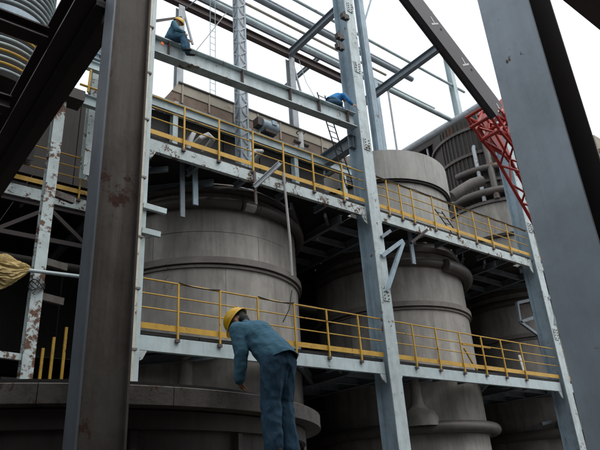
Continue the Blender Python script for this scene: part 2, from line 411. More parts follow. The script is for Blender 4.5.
for t, X, zs in ((tb, XB, (7.0, 12.2, 15.4, 18.2, 20.5)), (tc, XC, (6.8, 11.3, 14.0))):
    for z in zs:
        MB().bar((X, YF-.247, z-.22), (X, YF-.247, z+.22), .26, .022, (0, 1, 0)).build('splice_plate', M['paint_spotty'], t)
        bl = MB()
        for i in range(4):
            for sx in (-.08, .08):
                bl.tube([(X+sx, YF-.258, z-.16+i*.105), (X+sx, YF-.285, z-.16+i*.105)], .02, 6)
        stuff(bl.build('bolts', M['dark_brown'], t))
for (px, py) in ((339, 38), (339, 48), (344, 18)):
    q = at(px, py, Y=YF-.2)
    MB().bar(V(q.x-.16, YF-.24, q.z), V(q.x+.16, YF-.24, q.z+.03), .16, .2).bar(V(q.x-.05, YF-.3, q.z-.16), V(q.x-.05, YF-.3, q.z+.2), .06, .06, (0, 1, 0)).build('beam_clamp', M['dark'], tb)
# stub brackets left on the columns
for (p, q, X) in (((148, 206), (166, 212), XA), ((147, 231), (160, 235), XA)):
    a = at(p[0], p[1], Y=11.6); b = at(q[0], q[1], Y=11.6)
    MB().bar((XA+.03, 11.63, a.z), b, .09, .13).build('stub_bracket', M['paint_clean'], ta)
for z in (2.62, 9.32):
    for s in (-1,):
        pass
# triangular bracket on the middle column
a = at(379, 254, Y=11.5); b = at(402, 241, Y=11.5); c_ = at(384, 290, Y=11.5)
MB().bar(V(XB, 11.6, a.z), V(b.x, 11.5, b.z), .13, .12).build('bracket_arm', M['paint_blue'], tb)
MB().bar(V(XB+.02, 11.6, c_.z), V(b.x+.02, 11.5, b.z-.05), .12, .12).build('bracket_strut', M['paint_blue'], tb)
MB().bar(V(XB+.1, 11.6, at(383, 237, Y=11.55).z), at(390, 231, Y=11.55), .1, .1).build('stub_bracket', M['steel_grey'], tb)
# brackets on the far column
for (py0, py1) in ((297, 292), (322, 306)):
    a = at(543, py0, Y=11.6); b = at(556, py1, Y=11.6)
    MB().bar(V(XC+.1, 11.66, a.z), V(b.x, 11.6, b.z), .12, .12).build('stub_bracket', M['steel_grey'], tc)
# old column deep on the left
RC = V(3.3, 13.0, 0)
tr = hcol('frame_column', RC.x, RC.y, 11.0, .24, .26, M['paint_rusty'], 'peeling rust streaked column standing left of the brown foreground column', 'painted steel columns of the frame')
MB().bar((RC.x-.2, RC.y-.05, 11.15), (RC.x+.5, RC.y-.05, 11.15), .5, .3).build('cap_box', M['dark'], tr)
for z in (5.9, 6.7, 8.4):
    MB().bar((RC.x+.12, RC.y-.05, z), (RC.x+.6, RC.y+.05, z-.02), .1, .16).build('cleat', M['rim'], tr)
MB().bar((RC.x-.12, RC.y, at(15, 357, Y=13).z), (RC.x-1.5, RC.y, at(0, 352, Y=13).z), .1, .13).build('cleat', M['paint_rusty'], tr)

# ------------------------------------------------------------------ walkways with railings
def walkway(x0, x1, zt, posts, mg, label, y=YF-.05, group='walkways with yellow railings', braces=None, rails=True, tops=None):
    """zt = bottom of toe board"""
    t = thing('walkway', ((x0+x1)/2, y, zt-.45), label, 'walkway', group)
    MB().prism(V(x0, y, zt-.30), V(x1, y, zt-.30), [(-.02, -.16), (.10, -.16), (.10, -.142), (0, -.142), (0, .142), (.10, .142), (.10, .16), (-.02, .16)], V(0, 1, 0), V(0, 0, 1)).build('girder', mg, t)
    n = max(2, int((x1-x0)/1.25))
    for i in range(n):
        a = x0+(x1-x0)*i/n; b = x0+(x1-x0)*(i+1)/n
        MB().bar((a+.008, y+.43, zt-.075), (b-.008, y+.43, zt-.075), .84, .07).build('deck_plate', M['black_metal'], t)
        MB().ibeam((a+.05, y+.02, zt-.26), (a+.05, y+.84, zt-.26), .09, .2, .01, .012).build('joist', M['steel_grey'], t)
    if not rails:
        for px, tz in tops:
            MB().bar((px, y-.075, zt-.2), (px, y-.075, tz), .06, .06, (0, 1, 0)).build('post', M['yellow'], t)
        return t
    MB().bar((x0, y-.035, zt+.07), (x1, y-.035, zt+.07), .012, .13).build('toe_board', M['yellow'], t)
    for h in (.46, .78):
        MB().tube([(x0, y-.055, zt+h), (x1, y-.055, zt+h)], .017, 8).build('mid_rail', M['yellow'], t)
    MB().tube([(x0, y-.055, zt+1.11), ((x0+x1)/2, y-.055, zt+1.105), (x1, y-.055, zt+1.11)], .021, 8).build('handrail', M['yellow'], t)
    for px in posts:
        if not (x0+.05 < px < x1-.05): continue
        p = MB().bar((px, y-.075, zt-.20), (px+random.uniform(-.015, .015), y-.075, zt+1.11), .038, .038, (0, 1, 0)).build('post', M['yellow'], t)
        MB().bar((px-.05, y-.06, zt-.2), (px+.05, y-.06, zt-.2), .07, .07).build('clip', M['dark_brown'], p)
    return t
def xs(zs, pxs): return [at(px, py, Y=YF-.12).x for px, py in pxs]
up_ab = xs(0, [(184, 140), (219, 148), (253, 160), (284, 172), (314, 182), (344, 193)])
up_bc = xs(0, [(389, 208), (402, 211), (414, 215), (435, 222), (458, 229), (476, 236), (493, 243), (511, 250)])
lo_ab = xs(0, [(178, 325), (220, 330), (259, 335), (296, 340), (329, 345), (361, 350)])
lo_bc = xs(0, [(416, 358), (440, 361), (464, 364), (486, 367), (506, 370), (526, 374)])
UT, LT = 10.02, 5.13
walkway(XA+.15, XB-.24, UT, up_ab, M['paint_spotty'], 'upper walkway with yellow railing left of the middle column, rust spotted girder')
walkway(XB+.24, XC-.22, UT, up_bc, M['paint_spotty'], 'upper walkway with yellow railing in front of the pale drum')
walkway(XA+.15, XB-.24, LT, lo_ab, M['paint_clean'], 'lower walkway with yellow railing above the bending worker')
walkway(XB+.24, XC-.22, LT, lo_bc, M['paint_clean'], 'lower walkway with yellow railing right of the middle column')
walkway(XC+.22, XE, UT, [XC+1.2*k for k in range(1, 8)], M['paint_spotty'], 'stretch of upper walkway beyond the far pale column')
walkway(XC+.22, XE, LT, [XC+1.2*k for k in range(1, 8)], M['paint_clean'], 'stretch of lower walkway beyond the far pale column')
walkway(1.6, 5.0, 9.62, [at(80, 188, Y=14.9).x, at(57, 180, Y=14.9).x-.2, 2.3], M['paint_spotty'], 'short upper walkway seen behind the peeling column', y=15.0)
walkway(1.6, 5.0, 4.62, [], M['black_metal'], 'short lower walkway with bare yellow posts behind the peeling column', y=15.0, rails=False, tops=[(at(40, 375, Y=14.92).x, at(41, 348, Y=14.92).z), (at(50, 375, Y=14.92).x, at(52, 337, Y=14.92).z), (at(62, 372, Y=14.92).x, at(64, 327, Y=14.92).z)])
for z in (9.1, 4.1):
    t = tag(MB().bar((1.62, 15.1, z-.05), (2.75, 15.1, z-.9), .08, .1).bar((2.75, 15.1, z-.9), (3.9, 15.1, z-.05), .08, .1).bar((3.9, 15.1, z-.05), (4.98, 15.1, z-.9), .08, .1).bar((1.6, 15.1, z), (5.0, 15.1, z), .1, .12).bar((1.6, 15.1, z-.95), (5.0, 15.1, z-.95), .1, .12).build('truss', M['dark']), 'dark zigzag truss under the short %s walkway' % ('upper' if z > 6 else 'lower'), 'truss')
# ties that carry the girders: corner plates at the columns
for (X, t, zz) in ((XA, ta, LT), (XB, tb, LT), (XC, tc, LT), (XB, tb, UT), (XC, tc, UT), (XA, ta, UT)):
    for s in (-1, 1):
        if X == XA and s < 0: continue
        x0 = X+s*(.14 if X == XA else .235)
        pr = [V(x0, YF-.05, zz-.47), V(x0+s*.22, YF-.05, zz-.47), V(x0+s*.12, YF-.05, zz-.66), V(x0, YF-.05, zz-.72)]
        MB().add([p+V(0, -.02, 0) for p in pr]+[p+V(0, .02, 0) for p in pr], [(0, 1, 2, 3), (7, 6, 5, 4), (0, 4, 5, 1), (1, 5, 6, 2), (2, 6, 7, 3), (3, 7, 4, 0)]).build('gusset', M['paint_spotty'], t)

# ------------------------------------------------------------------ high beams
p0 = at(161, 49, Y=YF); p1 = at(352, 121, Y=YF)
BZ0, BZ1 = p0.z, p1.z
hb = thing('floor_beam', (p0.x, YF, BZ0), 'pale beam high between the columns on which two workers sit', 'beam', 'beams of the open frame')
bp0, bp1 = V(XA+.145, YF, BZ0), V(XB-.235, YF, BZ1)
MB().ibeam(bp0, bp1, .30, .56, .02, .03).build('girder', M['paint'], hb)
for f in (.06, .38, .62, .78, .95):
    q = bp0.lerp(bp1, f)
    MB().bar(q+V(0, -.08, -.25), q+V(0, -.08, .25), .14, .015, (1, 0, 0)).build('stiffener', M['dark_brown'], hb)
BM = lambda f: bp0.lerp(bp1, f)
# knee of the beam at column A and depth beams
def beam(name, p, q, wd, ht, mt, label, group='beams of the open frame', up=(0, 0, 1)):
    o = MB().ibeam(p, q, wd, ht, .018, .025, up).build(name, mt)
    return tag(o, label, 'beam', group)
beam('floor_beam', V(XA, YF+.18, 12.55), V(XA, 16.0, 12.55), .22, .34, M['dark'], 'dark cross beam leaving the column with the clamped pipe')
beam('floor_beam', V(XB-.1, YF+.24, 12.55), V(XB-.1, 18.4, 12.55), .30, .50, M['steel_grey'], 'dark thick cross beam running back below the stooping welder')
# duct on its beam
dt = thing('duct', (10, 14.4, 12.9), 'long dusty beige duct with rusty underside behind the upper railing', 'duct')
d0, d1 = 6.5, 14.0
MB().add([(d0+.45, 13.9, 13.72), (d1, 13.9, 13.72), (d1, 13.9, 13.36), (d0+.25, 13.9, 13.36),
          (d0+.45, 15.3, 13.72), (d1, 15.3, 13.72), (d1, 15.3, 13.36), (d0+.25, 15.3, 13.36)],
         [(0, 1, 2, 3), (7, 6, 5, 4), (0, 4, 5, 1), (3, 2, 6, 7), (0, 3, 7, 4), (1, 5, 6, 2)]).build('casing', M['duct'], dt)
MB().add([(d0, 13.93, 12.95), (d1, 13.93, 12.95), (d1, 13.93, 13.355), (d0+.25, 13.93, 13.355),
          (d0+.2, 15.0, 12.95), (d1, 15.0, 12.95), (d1, 15.25, 13.355), (d0+.25, 15.25, 13.355)],
         [(0, 1, 2, 3), (7, 6, 5, 4), (0, 4, 5, 1), (3, 2, 6, 7), (0, 3, 7, 4), (1, 5, 6, 2)]).build('trough', M['duct_rust'], dt)
for k in range(8):
    x = 7.1+k*.95
    MB().bar((x, 13.885, 13.0), (x, 13.885, 13.7), .05, .025, (0, 1, 0)).build('duct_rib', M['duct'], dt)
MB().bar((d0+.45, 13.88, 13.74), (d1, 13.88, 13.74), .06, .05).build('duct_edge', M['dark'], dt)
# support beam
sb = tag(MB().ibeam((5.5, 13.55, 12.40), (14.3, 13.55, 12.40), .2, .36, .014, .02).build('floor_beam', M['paint_clean']), 'pale beam carrying the dusty duct, seen behind the upper railing', 'beam', 'beams of the open frame')
for k, x in enumerate((6.7, 9.3, 11.2, 13.4)):
    tag(MB().ibeam((x, 13.6, UZ), (x, 13.6, 12.22), .16, .2, .012, .016, (0, 1, 0)).bar((x, 13.45, 12.6), (x, 15.2, 12.6), .12, .05).bar((x, 14.6, 12.62), (x, 14.6, 12.95), .1, .1, (0, 1, 0)).build('prop', M['paint_clean']),
        ['stub post under the pale beam nearest the pipe clad column', 'stub post under the pale beam by the lattice column', 'stub post under the pale beam below the motor', 'stub post under the pale beam by the middle column'][k], 'post', 'stub posts under the pale beam')
# lattice column
lc = thing('lattice_column', (8.72, 13.15, UZ), 'blue grey laced column rising past the beam of the workers', 'column')
LX, LY = 8.75, 13.08
zb, ztop = UZ, 21.0
for sx in (-1, 1):
    for sy in (-1, 1):
        MB().bar((LX+sx*.13, LY+sy*.13, zb), (LX+sx*.13, LY+sy*.13, ztop), .06, .06, (0, 1, 0)).build('leg', M['paint_blue'], lc)
MB().bar((LX, LY, zb), (LX, LY, ztop), .26, .26, (1, 0, 0)).build('web', M['steel_mid'], lc)
lz = MB()
kk = 0
z = zb
while z < ztop-.3:
    s = 1 if kk % 2 else -1
    lz.bar((LX-s*.13, LY-.165, z), (LX+s*.13, LY-.165, z+.26), .045, .012, (0, 1, 0))
    lz.bar((LX-.165, LY-s*.13, z), (LX-.165, LY+s*.13, z+.26), .045, .012, (1, 0, 0))
    z += .26; kk += 1
stuff(lz.build('lacing', M['steel_mid'], lc))
# thin ladder by the lattice column
ld = thing('ladder', (8.2, 13.3, 13.75), 'thin wire ladder hanging beside the laced column', 'ladder')
for s in (-1, 1):
    MB().tube([(8.22+s*.1, 13.95, 13.77), (8.22+s*.1, 13.95, 18.6)], .011, 6).build('stile', M['cable'], ld)
for k in range(16):
    MB().tube([(8.12, 13.95, 14.0+k*.28), (8.32, 13.95, 14.0+k*.28)], .008, 6).build('rung', M['cable'], ld)
for k in (0, 1):
    MB().bar((8.22, 13.95, 18.6-k*.01), (8.22, 15.95, 19.2), .03, .03).build('hanger', M['cable'], ld) if k == 0 else None

# roof steel behind, one line per member (all run level along the row at Y = 16)
RY = 16.0
rs = [('roof_tube', 5.2, 27.5, 20.2, .13, 'paint_clean', 'light grey round roof tube just above the brown oxide beam'),
      ('roof_tube', 6.0, 21.7, 21.72, .14, 'steel_grey', 'grey roof tube that ends in the open sky right of the middle column'),
      ('roof_tube', 6.0, 19.6, 21.08, .06, 'duct', 'thin beige roof tube between two grey tubes'),
      ('roof_tube', 6.0, 26.5, 22.9, .075, 'paint_clean', 'topmost thin grey roof tube')]
for nme, x0, x1, z, r, mt, lb in rs:
    tag(MB().tube([(x0, RY, z), (x1, RY, z)], r, 12).build(nme, M[mt]), lb, 'tube', 'tubes of the open roof')
beam('roof_beam', V(5.2, RY, 19.42), V(17.6, RY, 19.42), .24, .36, M['dark_brown'], 'brown oxide roof beam seen from below behind the laced column')
beam('roof_beam', V(5.2, RY-.02, 20.02), V(17.3, RY-.02, 20.02), .12, .1, M['steel_grey'], 'slim dark roof beam hugging the light tube')
def rcol(x, z0, z1, y, label, wd=.26, mt='steel_mid'):
    t = thing('roof_post', (x, y, z0), label, 'post', 'posts carrying the open roof')
    MB().ibeam((x, y, z0), (x, y, z1), wd, wd, .016, .02, (0, 1, 0)).build('shaft', M[mt], t)
    MB().bar((x, y, z0+.01), (x, y, z0+.03), wd+.14, wd+.14, (0, 1, 0)).build('base_plate', M['dark'], t)
    return t
rp1 = rcol(8.0, UZ+.7, 23, RY+.0-.0, 'grey roof post behind the worker on the high beam') if False else rcol(8.0, UZ, 19.15, RY+3.0-3.0+.0, 'grey roof post behind the worker on the high beam')
rp2 = rcol(13.3, UZ, 19.15, RY, 'grey roof post in the sky gap above the duct', .28)
MB().bar((13.42, RY, 19.1), (13.95, RY, 16.9), .07, .07).build('knee_brace', M['steel_mid'], rp2)
MB().bar((8.12, RY, 19.1), (8.55, RY, 17.6), .07, .07).build('knee_brace', M['steel_mid'], rp1)
# cross beams of the roof
def depth_beam(x, y0, y1, z, wd, ht, mt, label):
    return tag(MB().ibeam((x, y0, z), (x, y1, z), wd, ht, .018, .022).build('roof_beam', M[mt]), label, 'beam', 'beams of the open frame')
depth_beam(13.2, YF+.24, 15.85, 19.3, .2, .32, 'steel_grey', 'dark roof cross beam running back from the middle column')
dbz = 18.0
depth_beam(17.0, 11.0, 15.75, 17.95, .22, .34, 'steel_grey', 'grey roof cross beam crossing the open sky right of the middle column')
for k, (x, y0, y1, z, mt) in enumerate(((9.6, 13.2, 15.9, 20.6, 'steel_mid'), (6.3, 12.2, 15.9, 19.75, 'dark'), (15.4, 16.1, 19.5, 20.5, 'steel_mid'))):
    depth_beam(x, y0, y1, z, .14, .2, mt, ['slim roof cross beam touching the laced column', 'dark roof cross beam above the seated worker', 'slim roof cross beam behind the middle column'][k])
for k, (x, z, r, mt) in enumerate(((14.6, 20.75, .05, 'paint_clean'), (12.2, 22.3, .06, 'steel_mid'))):
    tag(MB().tube([(6.2, RY+.25, z), (x+9, RY+.25, z)], r, 10).build('roof_tube', M[mt]), ['pale thin roof tube between the light tube and the beige one', 'thin grey roof tube second from the top'][k], 'tube', 'tubes of the open roof')
# post on the drum, second post
rcol(at(378, 146, Y=14.0).x, 13.82, 26, 14.0, 'blue grey post standing on the pale drum beside the middle column', .30, 'paint_blue')
rcol(at(384, 150, Y=15.3).x, 13.95, 19.5, 15.3, 'slim grey post behind the drum edge', .2, 'paint_blue')
tag(MB().bar((at(391, 110, Y=RY).x, RY, 13.9), (at(391, 110, Y=RY).x, RY, 20.1), .07, .07, (0, 1, 0)).build('tie_rod', M['steel_mid']), 'thin steel rod rising from the pale drum', 'rod')
tag(MB().bar(at(374, 0, Y=15.2)+V(.05, 0, .6), at(361, 33, Y=15.2), .07, .07, (0, 1, 0)).build('tie_rod', M['paint_blue']), 'thin slanting rod against the sky at the head of the middle column', 'rod')
# light post and roof edge at the right
rcol(25.5, 19.65, 26, 16.05, 'pale post above the far roof edge beside the dark boom', .34, 'paint_clean')
re_ = thing('roof_edge', (24.6, 17, 19.6), 'grey roof edge beam with dark eaves behind the pale drum', 'roof')
MB().tube([(24.7, 13.9, 20.05), (24.7, 20.8, 20.05)], .24, 14).build('edge_tube', M['steel_mid'], re_)
MB().bar((24.75, 13.9, 19.62), (24.75, 20.8, 19.62), .3, .32).build('fascia', M['dark'], re_)
for k in range(6):
    MB().bar((27.35, 14.2+k*1.15, 19.6), (27.35, 15.32+k*1.15, 19.6), 5.0, .05).build('roof_sheet', M['dark'], re_)
for k, (yy, ln) in enumerate(((14.4, 2.2), (15.4, 1.5), (16.6, 2.6), (18.0, 1.4))):
    MB().bar((24.72, yy, 19.5), (24.72, yy, 19.5-ln), .09, .09, (0, 1, 0)).build('hanger', M['steel_mid'], re_)
MB().bar((24.72, 15.7, 19.5), (24.9, 14.6, 17.4), .05, .05).build('hanger', M['steel_mid'], re_)
# pipes and stays on the clad tower
for z in (15.4, 17.1, 18.6):
    ring(vc, cc, 'band', 2.66, 2.83, z, z+.16, M['tank_dark'], 48)
for a, r_, z1_ in ((-2.55, .16, 19.2), (-2.25, .11, 18.4), (-1.95, .2, 19.3), (-2.75, .1, 17.3)):
    p = V(cc[0]+3.0*math.cos(a), cc[1]+3.0*math.sin(a), 14.3)
    MB().tube([p, V(p.x, p.y, z1_), V(p.x*.93+cc[0]*.07, p.y*.93+cc[1]*.07, z1_+.25)], r_, 10).build('riser_pipe', M['pipe'] if r_ > .12 else M['steel_mid'], vc)
torus(vc, cc, 'ring_main', 2.98, 16.1, .17, M['pipe'], math.pi*1.0, math.pi*1.33)
torus(vc, cc, 'ring_main', 3.02, 14.75, .2, M['pipe'], math.pi*.95, math.pi*1.42)
MB().bar((24.8, 14.3, 18.9), (25.2, 13.1, 15.2), .06, .1).build('stay', M['steel_mid'], vc)
# back cladding under that roof
cw = thing('clad_wall', (29.5, 20.6, 9), 'dark corrugated cladding under the far roof edge', 'wall')
for k in range(9):
    x0 = 24.2+k*.9
    b_ = MB()
    for j in range(6):
        b_.bar((x0+j*.15, 20.6+(j % 2)*.04, 9.95), (x0+j*.15, 20.6+(j % 2)*.04, 19.55), .152, .03, (0, 1, 0))
    b_.build('cladding_sheet', M['sheet'], cw)
# far building bit at the right margin
fb = thing('far_tower', (64, 26, 0), 'tan far tower seen past the right edge of the grey column', 'building')
MB().bar((64, 26, 0), (64, 26, 35), 9, 8, (0, 1, 0)).build('wall', M['duct'], fb)
for k in range(7):
    MB().bar((59.4, 21.9, 3+k*5), (68.6, 21.9, 3+k*5), .2, .4).build('ledge', M['duct_rust'], fb)

# ------------------------------------------------------------------ foreground columns and beams
fl = thing('foreground_column', (1.72, 4.62, 0), 'broad dark rust brown steel column standing in the foreground', 'column', 'foreground steel columns')
FX0, FX1, FY0, FY1 = 1.53, 1.915, 4.5, 4.755
MB().bar((FX0+.009, (FY0+FY1)/2, 0), (FX0+.009, (FY0+FY1)/2, 12), .018, FY1-FY0, (0, 1, 0)).build('flange', M['flange_blue'], fl)
MB().bar((FX1-.009, (FY0+FY1)/2, 0), (FX1-.009, (FY0+FY1)/2, 12), .018, FY1-FY0, (0, 1, 0)).build('flange', M['column_brown'], fl)
MB().bar((FX0+.018, FY0+.06, 0), (FX1-.018, FY0+.06, 0), .014, .01, (0, 1, 0))
MB().add([(FX0+.018, FY0+.05, 0), (FX1-.018, FY0+.05, 0), (FX1-.018, FY0+.05, 12), (FX0+.018, FY0+.05, 12), (FX0+.018, FY0+.066, 0), (FX1-.018, FY0+.066, 0), (FX1-.018, FY0+.066, 12), (FX0+.018, FY0+.066, 12)],
         [(0, 1, 2, 3), (7, 6, 5, 4), (0, 4, 5, 1), (1, 5, 6, 2), (2, 6, 7, 3), (3, 7, 4, 0)]).build('web', M['column_brown'], fl)
GX, GY0, GY1 = 4.44, 1.84, 2.32
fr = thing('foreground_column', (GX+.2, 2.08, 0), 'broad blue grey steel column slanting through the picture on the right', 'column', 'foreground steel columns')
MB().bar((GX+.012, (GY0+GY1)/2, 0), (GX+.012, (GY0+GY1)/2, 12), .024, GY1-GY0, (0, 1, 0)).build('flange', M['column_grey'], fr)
MB().bar((GX+.50, (GY0+GY1)/2, 0), (GX+.50, (GY0+GY1)/2, 12), .024, GY1-GY0, (0, 1, 0)).build('flange', M['dark'], fr)  # dark colour stands in for the shade inside the column's channel
MB().bar((GX+.024, 2.08, 6), (GX+.488, 2.08, 6), .018, 12, (0, 0, 1)).build('web', M['dark'], fr)  # web coloured dark as well, for the channel's shade
# overhead beam, front-left
FBZ = 6.4
ob = thing('overhead_beam', (1.5, 7, FBZ), 'black overhead beam slanting down across the upper left corner', 'beam', 'black overhead beams')
xl, xr = at(22, 81, Z=FBZ).x, at(60, 92, Z=FBZ).x
MB().ibeam((1.5, 4.77, FBZ+.25), (1.5, 13.3, FBZ+.25), .48, .50, .02, .03).build('girder', M['dark'], ob)
MB().bar((1.5, 4.77, FBZ-.03), (1.5, 13.3, FBZ-.03), .12, .05).build('rail_strip', M['black_metal'], ob)
for k, (py_, hh) in enumerate(((31, .16), (112, .2))):
    q = at(20, py_, Z=FBZ+.2)
    o = MB().ibeam((-5.45, q.y, FBZ+.25), (1.25, q.y, FBZ+.25), .20, hh, .018, .02).build('overhead_beam', M['dark'])
    tag(o, ['black cross beam splitting the ribbed coil in two at the upper left', 'black cross beam below the ribbed coil at the left edge'][k], 'beam', 'black overhead beams')
# support for the overhead beam
MB().bar((1.55, 4.82, FBZ-.1), (1.85, 4.82, FBZ-.1), .12, .16).build('seat_cleat', M['dark'], ob)
fp = tag(MB().ibeam((1.36, 13.1, 0), (1.36, 13.1, FBZ-.01), .26, .3, .016, .02, (0, 1, 0)).build('frame_post', M['black_metal']), 'black post holding the far end of the overhead beam', 'post')
# beam top right
q0 = at(550, 0, Y=2.9); q1 = at(600, 34, Y=2.9)
ob2 = tag(MB().ibeam((GX+.52, 2.6, q0.z+.26), (24, 2.6, q0.z+.26), .40, .44, .02, .03).build('overhead_beam', M['dark_brown']), 'dark brown overhead beam in the upper right corner', 'beam', 'black overhead beams')
MB().bar((GX+.2, 2.35, q0.z), (GX+.56, 2.6, q0.z+.1), .2, .25).build('seat_cleat', M['dark'], fr)

# ------------------------------------------------------------------ ribbed coil, upper left
CX, CY, CR = 1.62, 11.75, .95
cl = thing('ribbed_stack', (CX, CY, FBZ+.5), 'ribbed round stack of white and yellow rings in the upper left corner', 'stack')
MB().lathe((CX, CY), [(0, FBZ+.51), (.2, FBZ+.51), (.2, 9.5), (CR-.1, 9.62), (CR-.1, 14.6), (0, 14.8)], n=48).build('core', M['black_metal'], cl)
zz = 9.7; k = 0
while zz < 14.4:
    if 11.02 < zz < 11.18:
        MB().lathe((CX, CY), [(CR-.1, zz), (CR+.01, zz), (CR+.01, zz+.24), (CR-.1, zz+.24), (CR-.1, zz)], n=48, smooth=False).build('band', M['paint_blue'], cl); zz += .36
    else:
        pts = [(CX+CR*math.cos(a), CY+CR*math.sin(a), zz) for a in [2*math.pi*i/48 for i in range(49)]]
        MB().tube(pts, .026, 6, False).build('ring_rib', M['yellow'] if (k % 5 in (1, 3) and 9.6 < zz < 11.6) else M['paint_clean'], cl)
        zz += .155
    k += 1

# ------------------------------------------------------------------ foreground tank with rim
TX, TY, TRR, TZ = 2.54, 8.61, 3.62, 2.6
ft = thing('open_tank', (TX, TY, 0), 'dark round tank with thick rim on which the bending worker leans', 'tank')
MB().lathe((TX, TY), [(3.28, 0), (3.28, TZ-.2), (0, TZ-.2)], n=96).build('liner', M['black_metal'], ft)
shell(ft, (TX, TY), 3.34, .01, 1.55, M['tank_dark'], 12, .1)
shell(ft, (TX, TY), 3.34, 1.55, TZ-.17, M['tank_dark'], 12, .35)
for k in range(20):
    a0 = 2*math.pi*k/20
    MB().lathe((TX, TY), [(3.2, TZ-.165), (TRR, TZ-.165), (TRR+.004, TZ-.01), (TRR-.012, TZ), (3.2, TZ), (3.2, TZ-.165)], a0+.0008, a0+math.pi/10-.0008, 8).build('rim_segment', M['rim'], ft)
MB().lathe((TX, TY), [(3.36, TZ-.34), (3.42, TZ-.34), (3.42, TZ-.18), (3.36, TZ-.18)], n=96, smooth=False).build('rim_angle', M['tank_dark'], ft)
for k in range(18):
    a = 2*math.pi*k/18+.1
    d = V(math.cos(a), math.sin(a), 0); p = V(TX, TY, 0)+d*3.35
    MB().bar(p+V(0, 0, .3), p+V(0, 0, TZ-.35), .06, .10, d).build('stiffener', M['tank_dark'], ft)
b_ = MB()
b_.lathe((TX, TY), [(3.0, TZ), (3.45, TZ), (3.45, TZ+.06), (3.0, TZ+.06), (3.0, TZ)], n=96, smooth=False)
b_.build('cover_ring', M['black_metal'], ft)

# pipe with a sack on it
pp = thing('scaffold_pipe', (3.0, 12.78, 6.4), 'pale thin pipe tied across the peeling column', 'pipe')
pa, pb = at(-40, 262, Y=12.72), at(84, 277, Y=12.72)
MB().tube([pa, pb], .042, 12).build('tube', M['paint_clean'], pp)
for k in range(4):
    c0 = at(37+k*1.0, 279+k*.3, Y=12.72)
    pts = [(RC.x+.0+.16*math.cos(a), RC.y-.02+.2*math.sin(a), c0.z-.02*k-.06+.09*math.sin(a*2+k)) for a in [2*math.pi*i/16 for i in range(17)]]
    MB().tube(pts, .012, 6).build('tie_wire', M['boot'], pp)
MB().tube([(RC.x, RC.y-.23, pa.z-.05), (RC.x-.04, RC.y-.24, pa.z-.3), (RC.x-.12, RC.y-.25, pa.z-.42)], .012, 6).build('tie_wire', M['boot'], pp)
def sack(name):
    nu, nv = 64, 72; vs = []; fs = []
    for i in range(nu):
        u = i/(nu-1)
        for j in range(nv):
            v = 2*math.pi*j/nv
            x = pa.x + .35 + u*.98
            env = math.sin(math.pi*min(1, max(0, u*.9+.1)))**.5*(1.0-.35*u)
            h = .26*env; dpt = .17*env
            sag = -.12*math.sin(math.pi*u)-.06
            cv, sv = math.cos(v), math.sin(v); nn = noise.noise(Vector((x*2.5, cv*1.3, sv*1.3+5)))*.5-abs(noise.noise(Vector((x*2.2+sv, cv*4.2, sv*4.2))))*.75+noise.noise(Vector((x*9, cv*5, sv*5)))*.14+.12
            k = 1+nn
            vs.append((x, 12.72-dpt*math.cos(v)*k, pa.z+(pb.z-pa.z)*.3+sag*.7+.12+h*1.25*math.sin(v)*k*(1.25 if math.sin(v) < 0 else .75)))
    for i in range(nu-1):
        for j in range(nv):
            fs.append((i*nv+j, i*nv+(j+1) % nv, (i+1)*nv+(j+1) % nv, (i+1)*nv+j))
    fs += [tuple(range(nv))[::-1], tuple((nu-1)*nv+j for j in range(nv))]
    mb = MB(); mb.add(vs, fs, True); return mb.build(name, M['cloth_yellow'])
tag(sack('sack_cloth'), 'crumpled tan yellow sackcloth hung over the thin pipe at the left edge', 'cloth')

# ------------------------------------------------------------------ boom with chalk marks, red lattice jib
bA, bB = at(411, 0, Y=6.5), at(493, 108, Y=6.5)
bd = (bB-bA).normalized()
bs, be = bA-bd*5.0, bB+bd*.15
bnorm = V(0, -1, 0)
bsd = bd.cross(bnorm).normalized()
bm_ = thing('crane_boom', be, 'dark primed box boom with white chalk marks slanting across the sky', 'crane boom')
MB().ibeam(bs, be, .63, .20, .03, .03, bnorm).build('box', M['boom'], bm_)
MB().bar(bs, be, .57, .13, bnorm).build('core', M['boom'], bm_)
side = bsd if bsd.x > 0 else -bsd
for i, (px, py) in enumerate(((434, 24), (464, 65), (499, 109))):
    q = at(px, py, Y=6.5); f = (q-bA).dot(bd)
    c0 = bA+bd*f+V(0, -.102, 0)+side*.03
    m1 = MB().bar(c0-side*.15-bd*.06, c0+side*.15+bd*.05, .045, .006, (0, 1, 0)).bar(c0-bd*.02, c0-bd*.2+side*.05, .04, .008, (0, 1, 0))
    m1.build('chalk_mark', M['chalk'], bm_)
    if i < 2:
        c1 = bA+bd*(f+.2)+V(0, -.101, 0)+side*.12
        MB().tube([c1, c1+V(0, -.006, 0)], .035, 10).build('bolt_hole', M['black_metal'], bm_)
cw0 = bA-bd*4+side*.38+V(0, -.05, 0); cw1 = bB+side*.34+V(0, -.05, 0)
MB().bar(cw1-side*.2, cw1+side*.02, .05, .05).build('cable_lug', M['steel_mid'], bm_)
for kx, f in enumerate((.05, .35, .62)):
    q = cw0.lerp(cw1, f)
    MB().bar(q-side*.14, q+side*.05, .04, .05).build('cable_lug', M['steel_mid'], bm_)
MB().tube([cw0, cw1], .012, 6).build('hoist_cable', M['cable'], bm_)
